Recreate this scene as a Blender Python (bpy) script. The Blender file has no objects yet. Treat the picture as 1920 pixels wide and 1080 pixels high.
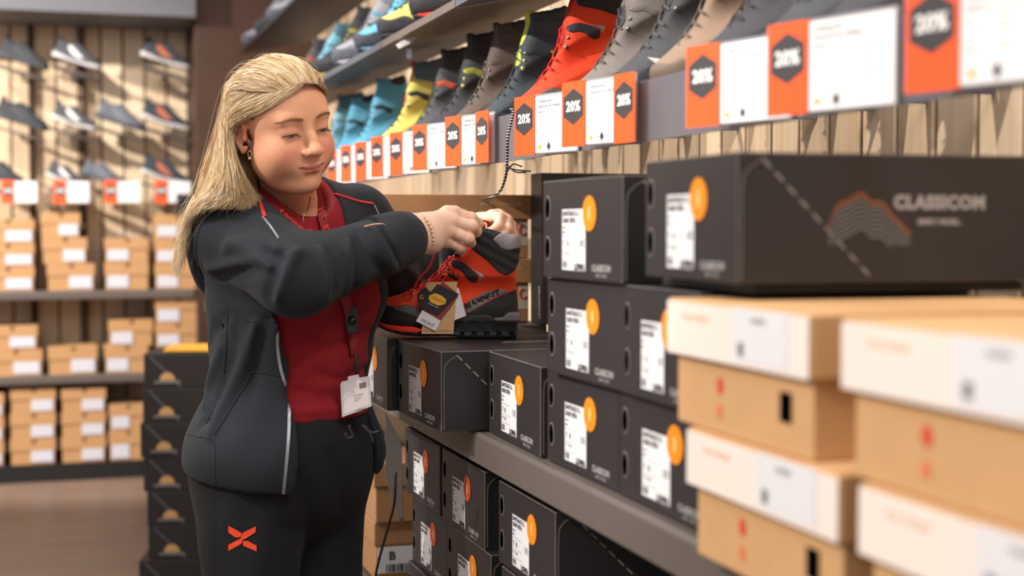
import bpy, math, random
import numpy as np
from mathutils import Matrix, Vector
random.seed(7); rng = np.random.default_rng(7)
D = bpy.data; SC = bpy.context.scene; COL = SC.collection
# ---------------------------------------------------------------- camera, world, exposure
TH, PT, FP = math.radians(17.48), math.radians(2.44), 2700.0
CAM = Vector((0, 0, 1.36))
FW = Vector((math.sin(TH)*math.cos(PT), math.cos(TH)*math.cos(PT), -math.sin(PT)))
RT = Vector((math.cos(TH), -math.sin(TH), 0)); UP = RT.cross(FW)
cd = D.cameras.new('camera'); cam = D.objects.new('camera', cd); COL.objects.link(cam)
cam.location = CAM; cam.rotation_euler = (math.pi/2-PT, 0, -TH)
cd.sensor_width = 36; cd.lens = FP/1920*36; cd.clip_start = .05
cd.dof.use_dof = True; cd.dof.focus_distance = 2.76; cd.dof.aperture_fstop = 2.5
SC.camera = cam
SC.view_settings.view_transform = 'Standard'; SC.view_settings.look = 'None'
SC.view_settings.gamma = 1; SC.view_settings.use_curve_mapping = False
SC.view_settings.exposure = 0.0
w = D.worlds.new('world'); SC.world = w; w.use_nodes = True
w.node_tree.nodes['Background'].inputs[0].default_value = (1, .93, .88, 1)
w.node_tree.nodes['Background'].inputs[1].default_value = .5
def spot(loc, to, power, ang=60, blend=.5, size=.05, col=(1, .93, .84)):
    l = D.lights.new('ceiling_spotlight', 'SPOT'); l.energy = power; l.spot_size = math.radians(ang)
    l.spot_blend = blend; l.shadow_soft_size = size; l.color = col
    o = D.objects.new('ceiling_spotlight', l); COL.objects.link(o); o.location = loc
    o.rotation_euler = (Vector(to)-Vector(loc)).to_track_quat('-Z', 'Y').to_euler(); return o
def area(loc, to, power, sx, sy, col=(1, .95, .9)):
    l = D.lights.new('area_light', 'AREA'); l.energy = power; l.shape = 'RECTANGLE'; l.size = sx; l.size_y = sy; l.color = col
    o = D.objects.new('area_light', l); COL.objects.link(o); o.location = loc
    o.rotation_euler = (Vector(to)-Vector(loc)).to_track_quat('-Z', 'Y').to_euler(); return o
for y in (.7, 1.9, 3.1, 4.3, 5.5):
    spot((-2.1, y+.3, 3.15), (1.2, y+.75, 1.55), 350, 44, .5, .03)
spot((-2.9, 6.1, 3.05), (-.6, 8.4, 1.7), 1000, 62, .4, .012)
spot((-.9, 5.8, 3.2), (.2, 8.4, 1.2), 160, 55, .5, .04)
spot((-.5, 4.1, 3.2), (.35, 2.8, 1.45), 60, 40, .6, .05)
area((-1.0, .6, 2.9), (.5, 2.4, 1.1), 18, 2.0, 1.5)
area((.95, .9, 3.0), (.4, 2.7, 1.3), 26, .8, .8)  # added unseen lamp, stands in for light bounced onto her face
area((-.5, 4.0, 3.3), (-.4, 5, 0), 60, 2.5, 3)
def ray(u, v): return FW + RT*((u-960)/FP) + UP*((540-v)/FP)
def at(u, v, d=None, X=None, Y=None, Z=None):
    r = ray(u, v)
    if d is not None: return CAM + r*d
    if X is not None: return CAM + r*((X-CAM.x)/r.x)
    if Y is not None: return CAM + r*((Y-CAM.y)/r.y)
    return CAM + r*((Z-CAM.z)/r.z)
# ---------------------------------------------------------------- materials
MATS = {}
def mat(name, col, rough=.6, var=.08, scale=30, bump=0., bscale=200, metal=0., sheen=0., sss=0., coat=0., spec=.5):
    if name in MATS: return MATS[name]
    m = D.materials.new(name); m.use_nodes = True; nt = m.node_tree; N = nt.nodes; L = nt.links
    b = N['Principled BSDF']; b.inputs['Roughness'].default_value = rough; b.inputs['Metallic'].default_value = metal
    b.inputs['Specular IOR Level'].default_value = spec
    if sheen: b.inputs['Sheen Weight'].default_value = sheen; b.inputs['Sheen Roughness'].default_value = .5
    if coat: b.inputs['Coat Weight'].default_value = coat; b.inputs['Coat Roughness'].default_value = .25
    if sss: b.inputs['Subsurface Weight'].default_value = sss; b.inputs['Subsurface Radius'].default_value = (.012, .005, .003); b.inputs['Subsurface Scale'].default_value = 1
    tc = N.new('ShaderNodeTexCoord')
    nz = N.new('ShaderNodeTexNoise'); nz.inputs['Scale'].default_value = scale; nz.inputs['Detail'].default_value = 4
    L.new(tc.outputs['Object'], nz.inputs['Vector'])
    mx = N.new('ShaderNodeMix'); mx.data_type = 'RGBA'
    c = tuple(col)
    mx.inputs[6].default_value = tuple(max(0, x*(1-var)) for x in c)+(1,); mx.inputs[7].default_value = tuple(min(1, x*(1+var)) for x in c)+(1,)
    L.new(nz.outputs[0], mx.inputs[0]); L.new(mx.outputs[2], b.inputs['Base Color'])
    if bump:
        n2 = N.new('ShaderNodeTexNoise'); n2.inputs['Scale'].default_value = bscale; n2.inputs['Detail'].default_value = 3
        L.new(tc.outputs['Object'], n2.inputs['Vector'])
        bp = N.new('ShaderNodeBump'); bp.inputs['Strength'].default_value = bump; bp.inputs['Distance'].default_value = .002
        L.new(n2.outputs[0], bp.inputs['Height']); L.new(bp.outputs[0], b.inputs['Normal'])
    MATS[name] = m; return m
def srgb(r, g, b): return tuple((x/255/12.92 if x <= 10 else ((x/255+.055)/1.055)**2.4) for x in (r, g, b))
def wood(name, ca, cb, axis, pw, gap=(.1, .06, .04)):
    """pale softwood boards: one tone and one grain per board; axis = coordinate across the boards"""
    m = D.materials.new(name); m.use_nodes = True; nt = m.node_tree; N = nt.nodes; L = nt.links; b = N['Principled BSDF']
    b.inputs['Roughness'].default_value = .55
    g = N.new('ShaderNodeNewGeometry'); s = N.new('ShaderNodeSeparateXYZ'); L.new(g.outputs['Position'], s.inputs[0])
    dv = N.new('ShaderNodeMath'); dv.operation = 'DIVIDE'; dv.inputs[1].default_value = pw; L.new(s.outputs[axis], dv.inputs[0])
    fl = N.new('ShaderNodeMath'); fl.operation = 'FLOOR'; L.new(dv.outputs[0], fl.inputs[0])
    wn = N.new('ShaderNodeTexWhiteNoise'); wn.noise_dimensions = '1D'; L.new(fl.outputs[0], wn.inputs['W'])
    cb_ = N.new('ShaderNodeCombineXYZ'); m1 = N.new('ShaderNodeMath'); m1.operation = 'MULTIPLY'; m1.inputs[1].default_value = 45
    m2 = N.new('ShaderNodeMath'); m2.operation = 'MULTIPLY'; m2.inputs[1].default_value = 1.6; L.new(s.outputs[axis], m1.inputs[0]); L.new(s.outputs[2 if axis != 2 else 0], m2.inputs[0])
    m3 = N.new('ShaderNodeMath'); m3.operation = 'MULTIPLY'; m3.inputs[1].default_value = 19; L.new(wn.outputs[0], m3.inputs[0])
    L.new(m1.outputs[0], cb_.inputs[0]); L.new(m2.outputs[0], cb_.inputs[1]); L.new(m3.outputs[0], cb_.inputs[2])
    nz = N.new('ShaderNodeTexNoise'); nz.inputs['Scale'].default_value = 1; nz.inputs['Detail'].default_value = 5; nz.inputs['Distortion'].default_value = .8; L.new(cb_.outputs[0], nz.inputs['Vector'])
    ad = N.new('ShaderNodeMath'); ad.operation = 'MULTIPLY_ADD'; ad.inputs[1].default_value = .45; L.new(wn.outputs[0], ad.inputs[0])
    L.new(nz.outputs[0], ad.inputs[2])
    mx = N.new('ShaderNodeMix'); mx.data_type = 'RGBA'; mx.inputs[6].default_value = ca+(1,); mx.inputs[7].default_value = cb+(1,)
    s2 = N.new('ShaderNodeMapRange'); s2.inputs[1].default_value = .3; s2.inputs[2].default_value = 1.1; L.new(ad.outputs[0], s2.inputs[0])
    L.new(s2.outputs[0], mx.inputs[0]); L.new(mx.outputs[2], b.inputs['Base Color']); return m
# ---------------------------------------------------------------- objects
def thing(name, label, cat, loc=(0, 0, 0), rotz=0, group=None):
    o = D.objects.new(name, None); COL.objects.link(o); o.empty_display_size = .05
    o.location = loc; o.rotation_euler = (0, 0, rotz); return tag(o, label, cat, group)
def tag(o, label, cat, group=None, kind=None):
    o['label'] = label; o['category'] = cat
    if group: o['group'] = group
    if kind: o['kind'] = kind
    return o
class MB:
    """collects shapes with materials into one mesh object"""
    def __init__(s): s.v = []; s.f = []; s.m = []; s.mats = []
    def mi(s, m):
        if m not in s.mats: s.mats.append(m)
        return s.mats.index(m)
    def add(s, vs, fs, m=None):
        o = len(s.v); s.v += [tuple(v) for v in vs]; k = s.mi(m) if m else 0
        for f in fs: s.f.append(tuple(i+o for i in f)); s.m.append(k)
    def box(s, a, b, m=None, M=None):
        (x0, y0, z0), (x1, y1, z1) = a, b
        vs = [Vector(p) for p in ((x0,y0,z0),(x1,y0,z0),(x1,y1,z0),(x0,y1,z0),(x0,y0,z1),(x1,y0,z1),(x1,y1,z1),(x0,y1,z1))]
        if M: vs = [M @ v for v in vs]
        s.add(vs, [(0,3,2,1),(4,5,6,7),(0,1,5,4),(1,2,6,5),(2,3,7,6),(3,0,4,7)], m)
    def prism(s, pts, n0, n1, fn, m=None):
        """2D outline extruded between n0 and n1; fn(a,b,n)->xyz"""
        k = len(pts); vs = [fn(a, b, n0) for a, b in pts]+[fn(a, b, n1) for a, b in pts]
        s.add(vs, [tuple(range(k))[::-1], tuple(range(k, 2*k))]+[(i, (i+1) % k, k+(i+1) % k, k+i) for i in range(k)], m)
    def tube(s, pts, r, n=8, m=None, closed=False):
        pts = [Vector(p) for p in pts]; K = len(pts); rs = r if hasattr(r, '__len__') else [r]*K
        vs = []; prev = None
        for i, p in enumerate(pts):
            t = (pts[(i+1) % K] if (closed or i < K-1) else p)-(pts[i-1] if (closed or i) else p)
            t.normalize()
            if prev is None: prev = t.orthogonal().normalized()
            a = (prev-t*prev.dot(t)).normalized(); prev = a; b = t.cross(a)
            for j in range(n):
                an = 2*math.pi*j/n; vs.append(p+(a*math.cos(an)+b*math.sin(an))*rs[i])
        fs = []
        for i in range(K if closed else K-1):
            for j in range(n):
                i2 = (i+1) % K; fs.append((i*n+j, i*n+(j+1) % n, i2*n+(j+1) % n, i2*n+j))
        if not closed: fs += [tuple(range(n))[::-1], tuple(range((K-1)*n, K*n))]
        s.add(vs, fs, m)
    def mesh(s, name):
        me = D.meshes.new(name); me.from_pydata(s.v, [], s.f)
        for m in s.mats: me.materials.append(m)
        if len(s.mats) > 1: me.polygons.foreach_set('material_index', s.m)
        me.update(); return me
    def build(s, name, m=None, parent=None, smooth=False, bevel=0, wear_=None):
        me = s.mesh(name)
        if m and not s.mats: me.materials.append(m)
        o = obj(name, me, parent, smooth)
        if bevel:
            if wear_: me.materials.append(wear_)
            bv = o.modifiers.new('b', 'BEVEL'); bv.width = bevel; bv.segments = 2; bv.limit_method = 'ANGLE'
            if wear_: bv.material = len(me.materials)-1; bv.segments = 1
        return o
def obj(name, me, parent=None, smooth=False):
    o = D.objects.new(name, me); COL.objects.link(o)
    if parent: o.parent = parent
    if smooth: me.polygons.foreach_set('use_smooth', [True]*len(me.polygons)); me.update()
    return o
def copy_tree(o, parent=None):
    c = o.copy(); COL.objects.link(c)
    if parent: c.parent = parent
    for ch in [x for x in o.children]: copy_tree(ch, c)
    return c
def struct(o): o['kind'] = 'structure'; return o
_txt = {}
def text_mesh(s, size, depth=.0003, align='CENTER', bold=0., sx=1.0):
    k = (s, size, depth, align, bold, sx)
    if k in _txt: return _txt[k]
    c = D.curves.new('lettering', 'FONT'); c.body = s; c.size = size; c.extrude = depth; c.align_x = align; c.align_y = 'CENTER'; c.offset = bold
    c.resolution_u = 3; c.space_line = .9; c.space_character = 1.1 if bold > .0005 else 1.0
    o = D.objects.new('t', c); COL.objects.link(o)
    bpy.context.view_layer.update(); dg = bpy.context.evaluated_depsgraph_get()
    me = D.meshes.new_from_object(o.evaluated_get(dg)); D.objects.remove(o); D.curves.remove(c)
    if sx != 1: me.transform(Matrix.Diagonal((sx, 1, 1, 1)))
    n = len(me.vertices); co = np.empty(n*3, np.float32); me.vertices.foreach_get('co', co); co = co.reshape(-1, 3)
    r = (co, [tuple(p.vertices) for p in me.polygons]); D.meshes.remove(me); _txt[k] = r; return r
def put_text(mb, s, size, org, ax, ay, m, **k):
    co, fs = text_mesh(s, size, **k); ax = Vector(ax).normalized(); ay = Vector(ay).normalized(); az = ax.cross(ay); org = Vector(org)
    mb.add([org+ax*float(c[0])+ay*float(c[1])+az*float(c[2]) for c in co], fs, m)
def frame(o, xa, ya=None, za=None):
    pass
# ---------------------------------------------------------------- implicit surfaces
class Grid:
    def __init__(s, lo, hi, h):
        s.lo = np.array(lo, np.float32); s.h = h
        n = np.ceil((np.array(hi)-np.array(lo))/h).astype(int)+1
        ax = [s.lo[i]+h*np.arange(n[i], dtype=np.float32) for i in range(3)]
        s.X, s.Y, s.Z = np.meshgrid(*ax, indexing='ij', sparse=True); s.n = n
def full(g, F): return np.broadcast_to(F, tuple(g.n)) if F.shape != tuple(g.n) else F
def surf_net(g, F):
    F = np.ascontiguousarray(full(g, F)).astype(np.float32); ins = F < 0; nx, ny, nz = F.shape
    acc = np.zeros((nx-1, ny-1, nz-1, 3), np.float32); cnt = np.zeros((nx-1, ny-1, nz-1), np.float32)
    quads = []; shp = (nx-1, ny-1, nz-1); edges = []
    for a in range(3):
        sl0 = [slice(None)]*3; sl1 = [slice(None)]*3; sl0[a] = slice(0, -1); sl1[a] = slice(1, None)
        A = F[tuple(sl0)]; B = F[tuple(sl1)]; ch = ins[tuple(sl0)] != ins[tuple(sl1)]
        idx = np.argwhere(ch); fa = A[ch]; fb = B[ch]; t = fa/(fa-fb)
        pos = idx.astype(np.float32); pos[:, a] += t
        b, c = [(1, 2), (2, 0), (0, 1)][a]; edges.append((a, b, c, idx, fa < 0))
        for db in (0, 1):
            for dc in (0, 1):
                ci = idx.copy(); ci[:, b] -= db; ci[:, c] -= dc
                ok = np.all((ci >= 0) & (ci < np.array(shp)), axis=1)
                fl = np.ravel_multi_index(tuple(ci[ok].T), shp)
                for k in range(3): acc[..., k] += np.bincount(fl, pos[ok][:, k], cnt.size).reshape(shp).astype(np.float32)
                cnt += np.bincount(fl, minlength=cnt.size).reshape(shp)
    act = cnt > 0; vid = -np.ones(shp, np.int64); vid[act] = np.arange(act.sum())
    V = acc[act]/cnt[act][:, None]*g.h+g.lo
    for a, b, c, idx, flip in edges:
        ok = (idx[:, b] > 0) & (idx[:, c] > 0) & (idx[:, b] < shp[b]) & (idx[:, c] < shp[c]) & (idx[:, a] < shp[a])
        I = idx[ok]; fl = flip[ok]; q = []
        for db, dc in ((0, 0), (1, 0), (1, 1), (0, 1)):
            ci = I.copy(); ci[:, b] -= db; ci[:, c] -= dc; q.append(vid[ci[:, 0], ci[:, 1], ci[:, 2]])
        q = np.stack(q, 1); q[~fl] = q[~fl][:, ::-1]; quads.append(q)
    return V, np.concatenate(quads)
def np_mesh(name, V, Q, mats=(), smooth=True):
    me = D.meshes.new(name); n = len(V); k = Q.shape[1]
    me.vertices.add(n); me.vertices.foreach_set('co', np.ascontiguousarray(V, np.float32).ravel())
    me.loops.add(Q.size); me.loops.foreach_set('vertex_index', Q.astype(np.int32).ravel())
    me.polygons.add(len(Q)); me.polygons.foreach_set('loop_start', np.arange(0, Q.size, k, dtype=np.int32))
    for m in mats: me.materials.append(m)
    me.update(calc_edges=True); me.polygons.foreach_set('use_smooth', [smooth]*len(Q)); me.update(); return me
def smooth_mesh(V, Q, it=2, lam=.5):
    for _ in range(it):
        S = np.zeros_like(V); c = np.zeros(len(V), np.float32)
        for i in range(4):
            a = Q[:, i]; b = Q[:, (i+1) % 4]
            for k in range(3):
                S[:, k] += np.bincount(a, V[b, k], len(V))+np.bincount(b, V[a, k], len(V))
            c += np.bincount(a, minlength=len(V))+np.bincount(b, minlength=len(V))
        V = V+(S/np.maximum(c, 1)[:, None]-V)*lam
    return V
def smin(a, b, k):
    h = np.clip(.5+.5*(b-a)/k, 0, 1); return b*(1-h)+a*h-k*h*(1-h)
def smax(a, b, k): return -smin(-a, -b, k)
def ell(g, c, r, R=None):
    """ellipsoid; R: 3x3 rows = local axes"""
    x, y, z = g.X-c[0], g.Y-c[1], g.Z-c[2]
    if R is not None: x, y, z = (R[i][0]*x+R[i][1]*y+R[i][2]*z for i in range(3))
    k0 = np.sqrt((x/r[0])**2+(y/r[1])**2+(z/r[2])**2); k1 = np.sqrt((x/r[0]**2)**2+(y/r[1]**2)**2+(z/r[2]**2)**2)
    return k0*(k0-1)/np.maximum(k1, 1e-6)
def cap(g, a, b, ra, rb=None):
    rb = ra if rb is None else rb
    a = np.array(a, np.float32); b = np.array(b, np.float32); ba = b-a; px, py, pz = g.X-a[0], g.Y-a[1], g.Z-a[2]
    t = np.clip((px*ba[0]+py*ba[1]+pz*ba[2])/max(1e-9, float(ba@ba)), 0, 1)
    return np.sqrt((px-ba[0]*t)**2+(py-ba[1]*t)**2+(pz-ba[2]*t)**2)-(ra+(rb-ra)*t)
def chain(g, pts, rs, k=.01):
    F = None
    for i in range(len(pts)-1):
        c = cap(g, pts[i], pts[i+1], rs[i], rs[i+1]); F = c if F is None else smin(F, c, k)
    return F
def poly2(A, B, pts):
    """signed distance to a 2D polygon"""
    pts = np.array(pts, np.float32); n = len(pts); d = None; s = None
    for i in range(n):
        j = i-1; ex, ey = pts[j]-pts[i]; wx, wy = A-pts[i][0], B-pts[i][1]
        t = np.clip((wx*ex+wy*ey)/max(1e-12, ex*ex+ey*ey), 0, 1); dd = (wx-ex*t)**2+(wy-ey*t)**2
        d = dd if d is None else np.minimum(d, dd)
        c1 = B >= pts[i][1]; c2 = B < pts[j][1]; c3 = ex*wy > ey*wx
        fl = (c1 & c2 & c3) | (~c1 & ~c2 & ~c3); s = fl if s is None else s ^ fl
    return np.where(s, -1, 1)*np.sqrt(d)
def smooth_poly(pts, it=2):
    for _ in range(it):
        q = []
        for i in range(len(pts)):
            a = pts[i]; b = pts[(i+1) % len(pts)]
            q += [(.75*a[0]+.25*b[0], .75*a[1]+.25*b[1]), (.25*a[0]+.75*b[0], .25*a[1]+.75*b[1])]
        pts = q
    return pts
def spline(pts, n=24):
    P = [Vector(p) for p in pts]; P = [P[0]*2-P[1]]+P+[P[-1]*2-P[-2]]; out = []
    for i in range(1, len(P)-2):
        for k in range(n if i < len(P)-3 else n+1):
            t = k/n; a, b, c, d = P[i-1:i+3]
            out.append(.5*((2*b)+(c-a)*t+(2*a-5*b+4*c-d)*t*t+(3*b-a-3*c+d)*t*t*t))
    return out
# ================================================================ room
WX, BY, XT = 1.36, 8.45, 1.165
M_woodR = wood('pine_boards_right', srgb(208,176,142), srgb(242,218,188), 1, .113)
M_woodB = wood('pine_boards_back', srgb(214,184,150), srgb(242,220,190), 0, .12)
M_gap = mat('groove_brown', srgb(70,48,34), .8)
M_steel = mat('grey_brown_powder_coat', srgb(112,103,98), .42, .05, 12, .05, 900, metal=.25)
M_tray = mat('grey_tray_metal', srgb(104,102,110), .45, .05, 8, .03, 700, metal=.1)
M_blackmetal = mat('black_metal', srgb(26,26,28), .5, .1, 20)
M_rust = mat('dark_rust_panel', srgb(66,40,28), .6, .45, 3.5, .2, 40)
M_dark = mat('near_black', srgb(14,13,13), .7)
fm = MB(); fm.box((-4.5, -1.2, -.03), (1.3, 9, 0)); fl = struct(fm.build('floor'))
m = D.materials.new('brown_laminate'); m.use_nodes = True; nt = m.node_tree; N = nt.nodes; L = nt.links; b = N['Principled BSDF']
g_ = N.new('ShaderNodeNewGeometry'); mp = N.new('ShaderNodeMapping'); mp.inputs['Scale'].default_value = (1.1, 9, 1); L.new(g_.outputs['Position'], mp.inputs[0])
nz = N.new('ShaderNodeTexNoise'); nz.inputs['Scale'].default_value = 1.5; nz.inputs['Detail'].default_value = 6; nz.inputs['Distortion'].default_value = .6; L.new(mp.outputs[0], nz.inputs[0])
cr = N.new('ShaderNodeMix'); cr.data_type = 'RGBA'; cr.inputs[6].default_value = srgb(108,86,74)+(1,); cr.inputs[7].default_value = srgb(158,134,118)+(1,)
L.new(nz.outputs[0], cr.inputs[0]); L.new(cr.outputs[2], b.inputs['Base Color']); b.inputs['Roughness'].default_value = .45; fl.data.materials.append(m)
wr = MB()
for i in range(-4, 74):
    wr.box((WX, i*.113+.006, 0), (WX+.02, i*.113+.107, 3.1), M_woodR)
wr.box((WX+.021, -.5, 0), (WX+.06, BY, 3.1), M_gap); struct(wr.build('wall_right', bevel=.003))
wb = MB()
for i in range(-22, 6):
    wb.box((i*.12+.006, BY, 0), (i*.12+.114, BY+.02, 3.1), M_woodB)
wb.box((-2.7, BY+.021, 0), (.72, BY+.06, 3.1), M_gap); struct(wb.build('wall_back', bevel=.002))
pl = MB(); px0 = at(366, 100, Y=7.95).x; pl.box((px0, 7.95, 0), (WX-.003, 8.6, 3.1), M_rust); struct(pl.build('trim_1', bevel=.004))
tb = MB(); tb.box((-2.7, 7.85, at(100, 21, Y=7.85).z), (px0-.005, 8.44, 3.1), mat('grey_fascia', srgb(104,104,112), .6)); struct(tb.build('trim_2'))
# ---- shelving unit against the far wall
t = thing('wall_shelving', 'long low shelving unit along the far board wall, carrying small brown shoe boxes', 'shelving', (-.8, 8.0, 0))
def rel(t, m): return m
def bx(name, a, b, m, par, bevel=0):
    q = MB(); o = par.location; q.box([a[i]-o[i] for i in range(3)], [b[i]-o[i] for i in range(3)], m); return q.build(name, None, par, bevel=bevel)
ZA, ZB, ZC = at(150, 545, Y=8.0).z, at(150, 703, Y=8.0).z, at(150, 869, Y=8.0).z
bx('shelf_board', (-2.7, 8.0, ZA-.045), (px0-.01, 8.44, ZA), M_steel, t, .004)
bx('shelf_board', (-2.7, 8.0, ZB-.045), (px0-.01, 8.44, ZB), M_steel, t, .004)
bx('plinth', (-2.7, 8.02, 0), (px0-.01, 8.44, ZC), M_blackmetal, t)
xu = at(362, 200, Y=8.2).x
bx('upright', (xu-.015, 8.38, ZC), (xu+.015, 8.44, tb.v[0][2]-.002), M_blackmetal, t)
for u_ in (62, 160): bx('upright', (at(u_, 500, Y=8.4).x-.012, 8.405, ZC), (at(u_, 500, Y=8.4).x+.012, 8.44, tb.v[0][2]-.002), M_gap, t)
# ---- metal shelf under the black boxes on the right
SZ = .978
t = thing('metal_shelf', 'long grey brown metal shelf with a raised lip, carrying the stacked black boxes', 'shelf', (.95, 2.5, 0))
q = MB(); prof = [(.716, SZ-.046), (.716, SZ+.004), (.721, SZ+.0105), (.728, SZ+.0095), (WX-.02, SZ+.0095), (WX-.02, SZ-.03), (.74, SZ-.03), (.74, SZ-.046)]
def yz(t, y0, y1): return lambda a, b, n: (a-t.location.x, n-t.location.y, b)
q.prism([(a, b) for a, b in prof], .3, 7.5, yz(t, 0, 0), M_steel); q.build('shelf_board', None, t, bevel=.0015)
bx('lower_board', (.735, .3, .44), (WX-.02, 7.5, .4645), M_steel, t)
bx('plinth', (.76, .3, 0), (WX-.02, 7.5, .06), M_blackmetal, t)
for y_ in (.35, 2.09, 3.2, 5.3, 7.4): bx('upright', (WX-.05, y_-.02, .06), (WX-.004, y_+.02, SZ-.03), M_blackmetal, t)
TILT = math.radians(27); TU = math.radians(13)
# ---- sloping display trays on the board wall
def trays(zf, xf, lip, y0, y1, seg, label, rise=.075, mats=None):
    t = thing('display_shelf', label, 'shelf', (1.0, (y0+y1)/2, zf))
    y = y0; i = 0
    while y < y1-.05:
        q = MB(); e = min(y+seg-.006, y1)
        b0 = lip-.046 if lip > .05 else 0; xe = XT; rs = (xe-xf-.02)*math.tan(TU)
        prof = [(xf, 0), (xf, lip), (xf+.003, lip), (xf+.003, b0+.008), (xf+.012, b0), (xe, b0+rs), (xe, b0+rs-.004), (xf+.013, b0-.004 if lip > .05 else -.001), (xf+.003, b0-.001 if lip > .05 else 0)]
        q.prism(prof, y-t.location.y, e-t.location.y, lambda a, b, n: (a-1.0, n, b), (mats or [M_tray])[i % len(mats or [1])]); q.build('tray', None, t)
        y += seg; i += 1
    return t
XL = .864
ZR = 1.491; LIP = .094
t = thing('display_shelf', 'long grey metal rail with sloping plates holding the middle row of boots', 'shelf', (1.0, 4, ZR)); MID = t
for y0_, y1_ in ((.7, 1.56), (1.565, 2.52), (2.525, 3.48), (3.485, 4.7), (4.705, 6.9)):
    q = MB(); q.prism([(XL, 0), (XL, LIP), (XL+.003, LIP), (XL+.003, .012), (XL+.018, .012), (XL+.018, .009), (XL+.003, 0)], y0_-4, y1_-4, lambda a, b, n: (a-1.0, n, b), M_tray); q.build('rail', None, t)
def plate(yc, yaw=0):
    q = MB(); R_ = Matrix.Translation((XL+.032-1.0, yc-4, .039)) @ Matrix.Rotation(math.radians(yaw), 4, 'Z') @ Matrix.Rotation(-TILT, 4, 'Y')
    q.box((0, -.05, -.003), (.30, .05, 0), M_tray, R_); q.build('plate', None, MID)
    q = MB(); q.box((XT-1.01, yc-4-.006, .07), (WX-1.003, yc-4+.006, .085), M_tray); q.build('arm', None, MID)
M_t2 = mat('brown_grey_tray_metal', srgb(112,102,96), .5, .05, 8, spec=.3); M_t1 = mat('slate_tray_metal', srgb(92,95,106), .5, .05, 8, spec=.3)
ZU = 1.36+.60*.795
trays(ZU, .83, .018, 2.3, 6.9, .75, 'upper sloping metal display shelf above the woman\'s head level', .085, [M_t1, M_t2, M_t1])
trays(ZU+.34, .83, .018, 4.4, 6.9, .75, 'topmost metal display shelf at the upper edge, above the two rows of boots', .085, [M_blackmetal])
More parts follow.
